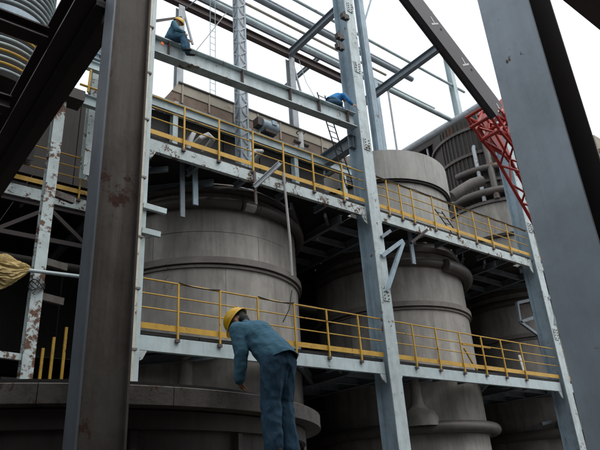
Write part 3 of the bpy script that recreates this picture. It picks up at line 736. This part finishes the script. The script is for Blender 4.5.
# red jib
J0 = at(493, 120, Y=7.6); J1 = at(541, 204, Y=7.6)
jd = (J1-J0).normalized(); L_ = (J0.z)/(-jd.z)
JE = J0+jd*L_*.999
jn = V(0, 1, 0); js = jd.cross(jn).normalized()
if js.x < 0: js = -js
jr = thing('lattice_jib', V(JE.x, JE.y, 0), 'red lattice crane jib propped behind the grey foreground column', 'crane jib')
ww, dd = .36, .32
def jp(f, sx, sy, sc=1.0): return J0+jd*f+js*(ww*sx*sc)+jn*(dd*sy)
for sx in (-1, 1):
    for sy in (-1, 1):
        MB().tube([jp(-.1, sx, sy), jp(L_*.998, sx, sy)], .05, 8).build('chord', M['red'], jr)
f = 0.0; k = 0
while f < min(L_-.8, 12):
    s = 1 if k % 2 else -1
    for sy in (-1, 1):
        MB().tube([jp(f, -s, sy), jp(f+.62, s, sy)], .034, 6).build('lacing_bar', M['red'], jr)
    for sx in (-1, 1):
        MB().tube([jp(f, sx, -s), jp(f+.62, sx, s)], .034, 6).build('lacing_bar', M['red'], jr)
    f += .62; k += 1
# head: side cheek plate and cross heads
hp = [J0+jd*a+js*b for a, b in ((-.35, .02), (-.42, .42), (-.1, .66), (.9, .62), (1.7, .40), (1.0, .16), (.5, .0))]
MB().add([p+V(0, -.36, 0) for p in hp]+[p+V(0, -.31, 0) for p in hp], [tuple(range(7)), tuple(range(13, 6, -1))]+[(i, (i+1) % 7, 7+(i+1) % 7, 7+i) for i in range(7)]).build('cheek_plate', M['red'], jr)
MB().add([p+V(0, .31, 0) for p in hp]+[p+V(0, .36, 0) for p in hp], [tuple(range(7)), tuple(range(13, 6, -1))]+[(i, (i+1) % 7, 7+(i+1) % 7, 7+i) for i in range(7)]).build('cheek_plate', M['red'], jr)
for (a, b) in (((-.1, -.36), (-.35, .3)), ((-.42, -.7), (-.1, -.2)), ((.35, -.62), (.2, .1)), ((-.42, -.72), (.35, -.62)), ((-.42, -.7), (.2, .02)), ((.0, -.66), (-.35, .3)), ((.35, -.62), (1.0, -.36)), ((.35, -.62), (.9, .1))):
    for sy in (-.3, .3):
        MB().tube([J0+jd*a[0]+js*a[1]+jn*sy, J0+jd*b[0]+js*b[1]+jn*sy], .045, 8).build('head_bar', M['red'], jr)
for a in ((-.42, -.7), (.35, -.62), (-.35, .3), (.2, .05)):
    MB().tube([J0+jd*a[0]+js*a[1]-jn*.34, J0+jd*a[0]+js*a[1]+jn*.34], .05, 8).build('head_pin', M['red'], jr)
q = J0+jd*.2+js*.12
MB().bar(q+V(0, -.37, -.15), q+V(0, -.37, .15), .3, .05, (0, 1, 0)).build('clevis', M['red'], jr)
# boom rests on jib head
MB().tube([be+V(0, -.14, 0), be+V(0, .8, 0)], .05, 10).build('pivot_pin', M['red'], bm_)

# ------------------------------------------------------------------ loose bits
def strip(name, p, q, wd, th, mt, label, cat, up=(0, 1, 0), grp=None):
    return tag(MB().bar(p, q, wd, th, up).build(name, M[mt]), label, cat, grp)
yy = 12.3
a = at(195, 168, Y=yy)
strip('hanging_angle', V(a.x, yy, UT-.11), at(195.5, 205, Y=yy), .14, .05, 'paint_blue', 'bright blue steel strip hanging below the upper walkway', 'strip', grp='steel strips hanging below the upper walkway')
a = at(182, 172, Y=yy+.1)
strip('hanging_angle', V(a.x, yy+.1, UT-.11), at(182.5, 217, Y=yy+.1), .12, .05, 'steel_grey', 'dull grey steel strip hanging left of the bright blue one', 'strip', grp='steel strips hanging below the upper walkway')
a = at(410, 236, Y=yy)
strip('hanging_angle', V(a.x, yy, UT-.11), at(414, 264, Y=yy), .16, .06, 'paint_blue', 'blue grey steel strip hanging by the triangular bracket', 'strip', grp='steel strips hanging below the upper walkway')
a = at(256, 195, Y=11.66)
strip('hanging_angle', V(a.x, 11.70, UT-.18), at(257, 204, Y=11.66)+V(0, .04, 0), .07, .04, 'dark_brown', 'short rusty strip hanging off the rust spotted girder', 'strip', grp='steel strips hanging below the upper walkway')
tag(MB().ibeam(at(254, 187, Y=11.6), at(280, 163, Y=11.35), .16, .12, .012, .014).build('angle_offcut', M['steel_mid']), 'grey steel offcut laid slanting against the upper railing', 'offcut', 'steel offcuts on the upper walkway')
tag(MB().bar(at(411, 243, Y=11.62), at(427, 230, Y=11.4), .1, .09).build('angle_offcut', M['dark']), 'dark steel offcut poking out under the upper walkway beside the bracket', 'offcut', 'steel offcuts on the upper walkway')
a = at(284, 178, Y=11.62)
tag(MB().tube([V(a.x, 11.64, UT+.02), at(286, 200, Y=11.62), at(290, 240, Y=11.63), at(292, 276, Y=11.63)], .035, 8).build('hose', M['rope']), 'grey hose hanging straight down from the upper walkway', 'hose')
tag(MB().tube([at(292, 290, Y=11.62), at(289, 310, Y=11.55), at(283, 322, Y=11.6)], .014, 6).build('wire', M['boot']), 'thin dark wire curling on the lower railing', 'wire')
# cable draped along the lower handrail
for (x0, x1, lb) in ((lo_ab[0], lo_ab[1], 'black cable clipped along the lower handrail near the pipe clad column'), (lo_ab[2], lo_ab[3], 'black cable sagging along the lower handrail above the bent worker')):
    pts = [(x0+(x1-x0)*i/12, 11.72, LT+1.115+.02-.05*math.sin(math.pi*i/12)) for i in range(13)]
    tag(MB().tube(pts, .014, 6).build('cable', M['boot']), lb, 'cable')
pts = [(XB+.2+(XC-XB-.4)*i/30, 11.71, UT+1.14-.02*abs(math.sin(i*.9))) for i in range(31)]
tag(MB().tube(pts, .018, 6).build('cable', M['boot']), 'black cable lashed along the upper handrail by the pale drum', 'cable')

# machinery on the upper deck
mm = thing('motor', (11.4, 13.2, 12.6), 'blue grey motor on the pale beam under the duct', 'motor')
q = at(268, 128, Y=13.5)
MB().tube([q+V(-.3, 0, .02), q+V(.32, 0, .02)], .22, 16).build('casing', M['machine'], mm)
MB().bar(q+V(-.2, 0, -.2), q+V(.25, 0, -.2), .3, .12).build('foot', M['dark'], mm)
MB().bar(q+V(-.5, 0, .05), q+V(-.3, 0, .05), .3, .3).build('gear_box', M['dark'], mm)
MB().bar(q+V(.02, -.18, .1), q+V(.2, -.18, .1), .14, .16).build('terminal_box', M['machine'], mm)
WLOC[mm] = WLOC[mm]
q = at(301, 140, Y=13.6)
m2 = thing('valve', q, 'small white valve with handwheel on the pale beam', 'valve')
MB().tube([q+V(0, 0, -.35), q+V(0, 0, .25)], .09, 12).build('body', M['white'], m2)
MB().tube([q+V(-.3, 0, -.15), q+V(.3, 0, -.15)], .07, 10).build('bore', M['dark'], m2)
MB().tube([q+V(.14*math.cos(t), .14*math.sin(t), .3) for t in [i*math.pi/8 for i in range(17)]], .018, 6).build('handwheel', M['dark'], m2)
# white elbows and pipes in the dark behind the railing
for k, (p, q_, r_, mt, lb) in enumerate(((at(190, 146, Y=12.9), at(194, 133, Y=12.95), .09, 'white', 'white elbow pipe nearest the pipe clad column'),
                                 (at(203, 136, Y=12.9), at(213, 139, Y=13.0), .10, 'white', 'white elbow pipe behind the second railing post'),
                                 (at(249, 156, Y=12.9), at(262, 151, Y=13.0), .08, 'white', 'white elbow pipe right of the laced column foot'))):
    mid = (p+q_)/2+V(0, 0, .1)
    tag(MB().tube([V(p.x-.05, 13.72, p.z-.1), p+V(0, .1, 0), mid, q_, V(q_.x+.08, 13.72, q_.z-.08)], r_*.75, 12).build('elbow_pipe', M[mt]), lb, 'pipe', 'white elbow pipes on the upper deck')
# dark plant behind the railing of the left bay
pn = thing('conveyor_casing', (9, 14.2, UZ), 'dark machinery casing behind the upper railing below the duct', 'machine')
for k in range(5):
    MB().bar((5.7+k*1.38, 14.15, 11.45), (7.04+k*1.38, 14.15, 11.45), .9, 1.6).build('panel', M['black_metal'], pn)
    MB().bar((5.8+k*1.38, 14.15, UZ+.001), (5.8+k*1.38, 14.15, 10.64), .1, .1, (0, 1, 0)).build('leg', M['black_metal'], pn)
# dark ladders
def ladder(a, b, wd, nr, mt, label, yoff=V(0, 0, 0), side=V(1, 0, 0)):
    t = thing('ladder', b, label, 'ladder', 'ladders on the frame')
    for s in (-1, 1): MB().tube([a+side*wd*s/2, b+side*wd*s/2], .022, 6).build('stile', M[mt], t)
    for k in range(nr):
        c0 = a.lerp(b, (k+.5)/nr); MB().tube([c0-side*wd/2, c0+side*wd/2], .014, 6).build('rung', M[mt], t)
    return t
ladder(at(321, 94, Y=12.2), at(351, 190, Y=12.3), .34, 16, 'black_metal', 'dark leaning ladder against the high beam by the stooping worker')
q = at(463, 214, Y=12.2); q2 = at(472, 236, Y=12.2)
ladder(V(17.1, 12.45, UZ+1.25), V(18.0, 12.3, UZ+.02), .4, 6, 'black_metal', 'short black step ladder behind the upper railing past the drum')
# bracing diagonal of lower right railing and things behind it
strip('leaning_board', at(519, 355, Y=12.1), at(524, 371, Y=12.1), .14, .03, 'white', 'white board leaning behind the lower railing', 'board')
for (p, q_, lb) in (((462, 344), (490, 348), 'yellow bar lying level behind the lower railing'), ((464, 348), (477, 368), 'yellow bar leaning behind the lower railing')):
    strip('yellow_bar', at(p[0], p[1], Y=11.95), at(q_[0], q_[1], Y=11.95) if p[0] == 462 else V(at(q_[0], q_[1], Y=11.95).x, 11.95, LT-.04), .05, .05, 'yellow', lb, 'bar', grp='loose yellow bars')
# steel angle frame in the dark behind far column
q = at(524, 318, Y=13.2)
af = MB()
for a, b in (((517, 303), (530, 300)), ((517, 303), (520, 322)), ((520, 322), (535, 317)), ((520, 322), (538, 335)), ((530, 300), (535, 317))):
    af.bar(at(*a, Y=13.0), at(*b, Y=13.0), .12, .1, (0, 1, 0))
af.bar(at(538, 335, Y=13.0), V(at(538, 335, Y=13.0).x+.2, 13.0, LZ), .1, .1, (0, 1, 0))
tag(af.build('iron_rack', M['steel_grey']), 'grey angle iron frame in the shadow behind the far pale column', 'frame')
strip('light_strip', at(541, 424, Y=14.0), at(553, 421, Y=14.0), .12, .14, 'steel_grey', 'short grey steel block in the dark under the lower walkway', 'block')
# ropes in the sky
tag(MB().tube([at(226, 13, Y=12.3), at(208, 36, Y=12.2), V(*BM(.17))+V(0, 0, .29)], .014, 6).build('rope', M['rope']), 'slack rope slanting from roof to the beam near the seated worker', 'rope', 'ropes in the roof')
tag(MB().tube([at(299, 60, Y=15.9), at(306, 82, Y=14.5), V(*BM(.78))+V(0, 0, .29)], .013, 6).build('rope', M['cable']), 'thin line dropping from the roof to the beam of the workers', 'rope', 'ropes in the roof')
tag(MB().bar(V(XA+.06, YF+.2, at(161, 28, Y=YF+.2).z), V(7.95, 15.85, at(180, 17, Y=15.85).z), .08, .08).build('tie_bar', M['dark']), 'dark tie bar from the pipe clad column to the roof post', 'bar')
q = BM(.012)
strip('warning_tag', q+V(.12, -.16, .0), q+V(.12, -.16, .09), .08, .02, 'orange', 'orange tag at the end of the high beam beside the seated worker', 'tag')

# ------------------------------------------------------------------ clutter seen in the slot left of the brown column
slot = [((78, 98), (106, 104), 14.0, .34, 'paint_clean', 'pale girder lowest in the slot beside the brown column'),
        ((84, 63), (112, 72), 14.0, .30, 'paint_clean', 'pale girder in the middle of the slot beside the brown column'),
        ((88, 54), (116, 62), 14.3, .22, 'paint_blue', 'blue grey girder in the slot beside the brown column'),
        ((94, 36), (118, 44), 14.3, .30, 'paint_clean', 'pale girder topmost in the slot beside the brown column')]
for (p, q_, yv, hh, mt, lb) in slot:
    a = at(p[0], p[1], Y=yv); b = at(q_[0], q_[1], Y=yv)
    tag(MB().ibeam(V(a.x-1.6, yv, a.z), V(b.x+.6, yv, a.z), .16, hh, .014, .02).build('slot_girder', M[mt]), lb, 'girder', 'girders behind the brown column')
a = at(96, 66, Y=14.3)
tag(MB().ibeam(V(a.x+.1, 14.62, 9.98), V(a.x+.1, 14.62, 17.2), .22, .3, .014, .02, (0, 1, 0)).build('roof_post', M['paint_spotty']), 'pale post behind the slot girders by the brown column', 'post', 'posts carrying the open roof')
tag(MB().ibeam(V(a.x-1.4, 14.62, 9.98), V(a.x-1.4, 14.62, 17.2), .22, .3, .014, .02, (0, 1, 0)).build('roof_post', M['black_metal']), 'dark post behind the ribbed stack', 'post', 'posts carrying the open roof')
for (p, q_, lb) in (((80, 84), (112, 95), 'yellow rail in the slot under the pale girders'), ((91, 70), (88, 92), 'yellow upright in the slot beside the brown column')):
    tag(MB().tube([at(p[0], p[1], Y=13.85), at(q_[0], q_[1], Y=13.85)], .035, 8).build('slot_rail', M['yellow']), lb, 'rail', 'yellow rails behind the brown column')

# ------------------------------------------------------------------ scaffold on which the worker stands
SZ = 1.95
sc = thing('scaffold', (3.6, 4.75, 0), 'plank scaffold beside the dark tank, just below the bending worker', 'scaffold')
for k in range(2):
    MB().bar((3.0, 4.62+k*.205, SZ-.02), (4.5, 4.62+k*.205, SZ-.02), .195, .04).build('plank', M['plank'], sc)
for x in (3.12, 4.38):
    for y in (4.58, 4.86):
        MB().tube([(x, y, 0), (x, y, SZ-.09)], .024, 8).build('standard', M['steel_mid'], sc)
    MB().tube([(x, 4.45, SZ-.065), (x, 4.98, SZ-.065)], .024, 8).build('transom', M['steel_mid'], sc)

# ------------------------------------------------------------------ people
def capsule(mb, p, q, r0, r1, flat=1.0, fdir=None, n=14):
    p, q = Vector(p), Vector(q); a = (q-p); L0 = a.length
    a = a.normalized() if L0 > 1e-6 else Vector((0, 0, 1))
    u = Vector(fdir) if fdir is not None else (a.cross(Vector((.3, .9, .1))))
    u = (u-a*u.dot(a)).normalized(); v = a.cross(u)
    rows = []
    for k in range(5):
        t = math.pi/2*(1-k/4); rows.append((p-a*r0*math.sin(t), r0*math.cos(t) if k else 1e-4))
    for k in range(1, 4): rows.append((p.lerp(q, k/4), r0+(r1-r0)*k/4))
    for k in range(5):
        t = math.pi/2*k/4; rows.append((q+a*r1*math.sin(t), r1*math.cos(t) if k < 4 else 1e-4))
    vs = []; fs = []
    for c, r in rows:
        vs += [c+(u*math.cos(2*math.pi*i/n)*flat+v*math.sin(2*math.pi*i/n))*r for i in range(n)]
    for j in range(len(rows)-1):
        fs += [(j*n+i, j*n+(i+1) % n, (j+1)*n+(i+1) % n, (j+1)*n+i) for i in range(n)]
    fs += [tuple(range(n))[::-1], tuple((len(rows)-1)*n+i for i in range(n))]
    mb.add(vs, fs, True)
def organic(name, mb, mt, parent, vox=.012, smooth=6, wr=0.0, wscale=(9, 9, 9), seed=0.0, cut=None):
    me = bpy.data.meshes.new('tmp'); me.from_pydata(mb.v, [], mb.f)
    bmn = bmesh.new(); bmn.from_mesh(me); bmesh.ops.recalc_face_normals(bmn, faces=bmn.faces); bmn.to_mesh(me); bmn.free()
    ob = bpy.data.objects.new('tmp', me); COL.objects.link(ob)
    r = ob.modifiers.new('r', 'REMESH'); r.mode = 'VOXEL'; r.voxel_size = vox; r.use_smooth_shade = True
    s = ob.modifiers.new('s', 'SMOOTH'); s.factor = .5; s.iterations = smooth
    dg = bpy.context.evaluated_depsgraph_get(); dg.update()
    nm = bpy.data.meshes.new_from_object(ob.evaluated_get(dg)); bpy.data.objects.remove(ob)
    if wr:
        ns = [v.normal.copy() for v in nm.vertices]
        for v, nn in zip(nm.vertices, ns):
            c = v.co
            q = Vector((c.x*wscale[0], c.y*wscale[1], c.z*wscale[2]+seed))
            q.x += .6*c.z*wscale[2]*.4; h = noise.noise(q); h2 = noise.noise(q*2.3+Vector((3, 1, seed)))
            v.co = c+nn*(wr*((1-abs(h)*2.2)*.75+(1-abs(h2)*2)*.35-.5))
    if cut:
        bmn = bmesh.new(); bmn.from_mesh(nm)
        bmesh.ops.bisect_plane(bmn, geom=bmn.verts[:]+bmn.edges[:]+bmn.faces[:], plane_co=cut[0], plane_no=cut[1], clear_inner=True)
        bmn.to_mesh(nm); bmn.free()
    xs_ = [v.co for v in nm.vertices]
    o = Vector(((min(c.x for c in xs_)+max(c.x for c in xs_))/2, (min(c.y for c in xs_)+max(c.y for c in xs_))/2, min(c.z for c in xs_)))
    nm.transform(Matrix.Translation(-o)); nm.name = name
    nm.polygons.foreach_set('use_smooth', [True]*len(nm.polygons))
    nm.materials.clear(); nm.materials.append(mt)
    return link(name, nm, o, parent)

def frame(c, fwd, up):
    fwd = Vector(fwd).normalized(); up = Vector(up); up = (up-fwd*up.dot(fwd)).normalized(); lf = up.cross(fwd)
    return lambda x, y, z: Vector(c)+fwd*x+lf*y+up*z      # x forward, y left, z up

def helmet(parent, c, fwd, up, s=1.0):
    P = frame(c, fwd, up); mb = MB(); vs = []; fs = []; nu, nv = 28, 10
    for j in range(nv+1):
        t = math.pi/2*j/nv
        for i in range(nu):
            a = 2*math.pi*i/nu
            rx, ry, rz = .142*s, .118*s, .125*s
            k = math.cos(t)**.8 if j < nv else .001
            ridge = .010*s*math.exp(-(math.sin(a)*k/.22)**2)*math.sin(t)**.6
            vs.append(P(rx*k*math.cos(a), ry*k*math.sin(a), rz*math.sin(t)+ridge))
    for j in range(nv):
        fs += [(j*nu+i, j*nu+(i+1) % nu, (j+1)*nu+(i+1) % nu, (j+1)*nu+i) for i in range(nu)]
    fs.append(tuple(nv*nu+i for i in range(nu)))
    mb.add(vs, fs, True); h = mb.build('helmet', M['helmet'], parent)
    mb = MB(); vs = []; fs = []
    for (k, dz) in ((1.0, .004), (1.0, -.012), (None, -.020), (None, -.012)):
        for i in range(nu):
            a = 2*math.pi*i/nu; ex = 1.10+(.24*max(0, math.cos(a))**2)
            kk = ex if k is None else k
            vs.append(P(.142*s*kk*math.cos(a), .118*s*(kk if k else 1.10)*math.sin(a), dz*s))
    for j in range(4):
        jn_ = (j+1) % 4
        fs += [(j*nu+i, j*nu+(i+1) % nu, jn_*nu+(i+1) % nu, jn_*nu+i) for i in range(nu)]
    mb.add(vs, fs, True); mb.build('brim', M['helmet'], h)
    for k in (-1, 0, 1):
        pts = [P(.142*s*math.cos(t)**.8*math.cos(0)*1.0*(1 if True else 1), .03*s*k, .128*s*math.sin(t)+.008*s) for t in [.35+i*.24 for i in range(6)]]
    return h

def person(label, loc, hip, F, chest, neck, head, hfwd, hup, LA, RA, LL, RL, jm, scale=1.0, vox=.013, group='workers in yellow helmets', wr=.012, fingers=True, helm=True, collar=True):
    """LA/RA = shoulder, elbow, wrist, hand-tip ; LL/RL = hip, knee, ankle, toe. All world points."""
    t = thing('person', loc, label, 'person', group)
    s = scale; F = Vector(F).normalized()
    tor = (Vector(neck)-Vector(hip)).normalized(); Lf = tor.cross(F)
    Lf = (Vector(LA[0])-Vector(RA[0])).normalized()
    front = Lf.cross(tor).normalized()
    # --- body: one continuous skin mesh (head, neck, trunk, limbs, hands)
    b = MB(); P = frame(head, hfwd, hup)
    capsule(b, P(-.012*s, 0, .03*s), P(.012*s, 0, .03*s), .098*s, .092*s)
    capsule(b, P(.03*s, 0, -.06*s), P(.045*s, 0, -.085*s), .068*s, .05*s)
    capsule(b, P(.098*s, 0, .0), P(.118*s, 0, -.028*s), .012*s, .017*s)            # nose
    capsule(b, P(.085*s, -.02*s, -.065*s), P(.085*s, .02*s, -.065*s), .014*s, .014*s)   # mouth
    capsule(b, P(.075*s, 0, -.112*s), P(.055*s, 0, -.115*s), .022*s, .03*s)          # chin
    for sy in (-1, 1):
        capsule(b, P(-.01*s, sy*.095*s, .015*s), P(-.004*s, sy*.093*s, -.03*s), .022*s, .014*s, .5, Lf)   # ears
        capsule(b, P(.082*s, sy*.034*s, .032*s), P(.09*s, sy*.02*s, .035*s), .016*s, .014*s)   # brow
    capsule(b, P(-.02*s, 0, -.05*s), Vector(neck), .058*s, .066*s)
    capsule(b, hip, chest, .115*s, .13*s, 1.15, Lf); capsule(b, chest, neck, .13*s, .07*s, 1.1, Lf)
    for A in (LA, RA):
        capsule(b, chest, A[0], .1*s, .06*s); capsule(b, A[0], A[1], .052*s, .042*s); capsule(b, A[1], A[2], .042*s, .028*s)
        hd = (Vector(A[3])-Vector(A[2])).normalized()
        sdv = hd.cross(Lf if abs(hd.dot(Lf)) < .8 else F).normalized()
        nrm = sdv.cross(hd).normalized()
        palm0 = Vector(A[2])+hd*.02*s; palm1 = Vector(A[2])+hd*.085*s
        capsule(b, palm0, palm1, .032*s, .038*s, .55, nrm)
        for i, (o_, ln) in enumerate(((-.030, .072), (-.010, .082), (.011, .076), (.030, .058))):
            k0 = palm1+sdv*o_*s; k1 = k0+hd*ln*.5*s-nrm*.008*s; k2 = k0+hd*ln*.9*s-nrm*.03*s
            capsule(b, palm1-hd*.02*s+sdv*o_*.8*s, k1, .0105*s, .0095*s, n=8); capsule(b, k1, k2, .0095*s, .008*s, n=8)
        th0 = palm0+sdv*-.03*s; th1 = th0+hd*.045*s-sdv*.03*s-nrm*.012*s; th2 = th1+hd*.035*s-nrm*.012*s
        capsule(b, th0, th1, .014*s, .0115*s, n=8); capsule(b, th1, th2, .0115*s, .009*s, n=8)
    for G in (LL, RL):
        capsule(b, hip, G[0], .11*s, .085*s); capsule(b, G[0], G[1], .075*s, .055*s); capsule(b, G[1], G[2], .052*s, .036*s)
    organic('body', b, M['skin'], t, vox*.55, 3)
    # --- hair
    h = MB(); capsule(h, P(-.03*s, 0, .045*s), P(-.01*s, 0, .05*s), .094*s, .094*s); capsule(h, P(-.045*s, 0, -.02*s), P(-.04*s, 0, -.06*s), .066*s, .05*s, 1.25, Lf)
    organic('hair', h, M['hair'], t, vox*.8, 3, .005, (60, 60, 60))
    # --- trousers
    tr_ = MB(); up = (Vector(chest)-Vector(hip)).normalized()
    capsule(tr_, Vector(LL[0])*.8+Vector(RL[0])*.2, Vector(RL[0])*.8+Vector(LL[0])*.2, .13*s, .13*s)
    capsule(tr_, (Vector(LL[0])+Vector(RL[0]))/2-V(0, 0, .02*s), (Vector(LL[1])+Vector(RL[1])+Vector(LL[0])+Vector(RL[0]))/4, .12*s, .085*s)
    capsule(tr_, Vector(hip)-up*.02*s, Vector(hip)+up*.10*s, .13*s, .12*s, 1.1, Lf)
    for G in (LL, RL):
        g0, g1, g2 = Vector(G[0]), Vector(G[1]), Vector(G[2])
        capsule(tr_, g0, g1, .118*s, .096*s); capsule(tr_, g1, g2+(g1-g2).normalized()*.01*s, .098*s, .088*s)
    organic('trousers', tr_, M['trousers'], t, vox, 5, wr*1.5, (8.5/s, 8.5/s, 5.3/s), 5.37)
    # --- jacket
    j = MB(); hem = Vector(hip)-up*.03*s
    capsule(j, hem, Vector(hip).lerp(Vector(chest), .6), .172*s, .160*s, 1.14, Lf)
    capsule(j, Vector(hip).lerp(Vector(chest), .5), chest, .15*s, .160*s, 1.18, Lf)
    capsule(j, Vector(chest), Vector(chest).lerp(Vector(neck), .75), .155*s, .09*s, 1.15, Lf)
    capsule(j, Vector(LA[0])*.85+Vector(RA[0])*.15, Vector(RA[0])*.85+Vector(LA[0])*.15, .09*s, .09*s)
    if collar: capsule(j, Vector(chest).lerp(Vector(neck), .85), Vector(neck)+(Vector(head)-Vector(neck)).normalized()*.01, .085*s, .078*s)
    for A in (LA, RA):
        a0, a1, a2 = Vector(A[0]), Vector(A[1]), Vector(A[2])
        capsule(j, a0, a1, .086*s, .072*s); capsule(j, a1, a2-(a2-a1).normalized()*.015*s, .072*s, .056*s)
        capsule(j, Vector(chest), a0, .13*s, .082*s)
    organic('jacket', j, jm, t, vox, 4, wr, (6/s, 7/s, 9/s), 9, cut=(Vector(hip)-up*.05*s, (up*.7+V(0, 0, .3)).normalized()))
    # --- shoes
    for G in (LL, RL):
        a, d = Vector(G[2]), Vector(G[3]); fz = (d-a); fz.z = 0; fz.normalize(); sh = MB()
        capsule(sh, a-fz*.03*s+V(0, 0, -.02*s), a+fz*.05*s+V(0, 0, -.035*s), .052*s, .05*s); capsule(sh, a+fz*.04*s+V(0, 0, -.045*s), a+fz*.165*s+V(0, 0, -.052*s), .046*s, .038*s, 1.2, fz.cross(V(0, 0, 1)))
        organic('shoe', sh, M['boot'], t, vox*.8, 3)
    if helm: helmet(t, P(0, 0, .045*s), hfwd, hup, s)
    return t

# the bending worker on the scaffold
F = V(-.25, .97, 0).normalized(); Lv = V(-F.y, F.x, 0); Rv = -Lv
hip = at(279, 367, D=5.72)
hip.z = max(hip.z, SZ+.90)
chest = hip+F*.25+V(0, 0, .27); neck = hip+F*.40+V(0, 0, .39)
head = hip+F*.50+V(0, 0, .46)
LS = hip+F*.35+V(0, 0, .32)+Lv*.19; RS = hip+F*.35+V(0, 0, .32)-Lv*.19
hand = at(240, 388, Z=TZ+.02)
wri = hand+V(-.03, -.04, .06); hand = hand+V(.04, .03, .005); elb = LS.lerp(wri, .5)+V(.0, -.05, 0)
rh = at(268, 392, Z=TZ+.04)
rwri = rh+V(0, -.06, .07); relb = RS.lerp(rwri, .52)+V(.05, -.05, 0)
lhip, rhip = hip+Lv*.09-V(0, 0, .03), hip-Lv*.09-V(0, 0, .03)
FZ = SZ+.09
la = V(lhip.x+.0, lhip.y+.03, FZ)+Lv*.01; ra = V(rhip.x, rhip.y+.0, FZ)-Lv*.01
lk = lhip.lerp(la, .48)+F*.03; rk = rhip.lerp(ra, .48)+F*.05
person('worker in blue jacket and yellow helmet bending over the rim of the dark tank', V(hip.x, hip.y, SZ), hip, F, chest, neck, head, F*.55+V(0, 0, -.75)+Lv*.1, F*.75+V(0, 0, .6)+Lv*.25,
       (LS, elb, wri, hand), (RS, relb, rwri, rh+V(0, .05, 0)), (lhip, lk, la, la+F), (rhip, rk, ra, ra+F), M['jacket'], 1.0, .0095, wr=.009)

# worker sitting on the high beam
q = BM(.07); q.z += .28
F1 = V(.75, -.66, 0).normalized(); L1 = V(-F1.y, F1.x, 0)
hip = q+V(0, .0, .13); chest = hip+F1*.10+V(0, 0, .30); neck = hip+F1*.15+V(0, 0, .47); head = hip+F1*.19+V(0, 0, .60)
LS = hip+F1*.13+V(0, 0, .41)+L1*.19; RS = hip+F1*.13+V(0, 0, .41)-L1*.19
person('worker in yellow helmet sitting on the high beam beside the pipe clad column', V(q.x, q.y, q.z), hip, F1, chest, neck, head, F1*.8+V(0, 0, -.45), V(0, 0, 1)+F1*.5,
       (LS, LS+F1*.18+V(0, 0, -.25)+L1*.05, LS+F1*.35+V(0, 0, -.36)-L1*.05, LS+F1*.42+V(0, 0, -.42)-L1*.08),
       (RS, RS+F1*.12+V(0, 0, -.27)-L1*.05, RS+F1*.30+V(0, 0, -.36)+L1*.02, RS+F1*.36+V(0, 0, -.44)+L1*.02),
       (hip+L1*.09, hip+L1*.14+F1*.40+V(0, 0, .02), hip+L1*.14+F1*.44+V(0, -.05, -.40), hip+L1*.14+F1*.62+V(0, 0, -.44)),
       (hip-L1*.09, hip-L1*.12+F1*.38+V(0, -.04, -.06), hip-L1*.10+F1*.38+V(0, -.08, -.47), hip-L1*.1+F1*.6+V(0, -.05, -.5)),
       M['jacket'], 1.0, .02, wr=.014)
# stooping worker at the joint with the middle column
q = BM(.885); q.z += .28
F2 = V(.98, -.2, 0).normalized(); L2 = V(-F2.y, F2.x, 0)
hip = q+V(-.12, .02, .24); chest = hip+F2*.28+V(0, 0, .22); neck = hip+F2*.46+V(0, 0, .26); head = hip+F2*.58+V(0, 0, .24)
LS = hip+F2*.40+V(0, 0, .22)+L2*.18; RS = hip+F2*.40+V(0, 0, .22)-L2*.18
person('worker in bright blue jacket crouching on the high beam at the middle column', V(q.x, q.y, q.z), hip, F2, chest, neck, head, F2*.6+V(0, 0, -.8), F2*.8+V(0, 0, .6),
       (LS, LS+F2*.12+V(0, 0, -.25), LS+F2*.24+V(0, -.08, -.38), LS+F2*.3+V(0, -.08, -.44)), (RS, RS+F2*.14+V(0, -.05, -.22), RS+F2*.32+V(0, 0, -.28), RS+F2*.4+V(0, 0, -.3)),
       (hip+L2*.09, hip+L2*.12+F2*.28+V(0, 0, -.10), hip+L2*.12-F2*.08+V(0, 0, -.14), hip+L2*.12+F2*.1+V(0, 0, -.2)),
       (hip-L2*.09, hip-L2*.12+F2*.28+V(0, 0, -.10), hip-L2*.12-F2*.08+V(0, 0, -.14), hip-L2*.12+F2*.1+V(0, 0, -.2)),
       M['jacket_b'], 1.0, .02, wr=.014, helm=False)
tag(MB().tube([at(346, 93, Y=11.6), at(359, 111, Y=11.55)], .012, 6).build('welding_rod', M['rope']), 'thin welding rod held against the middle column', 'rod')
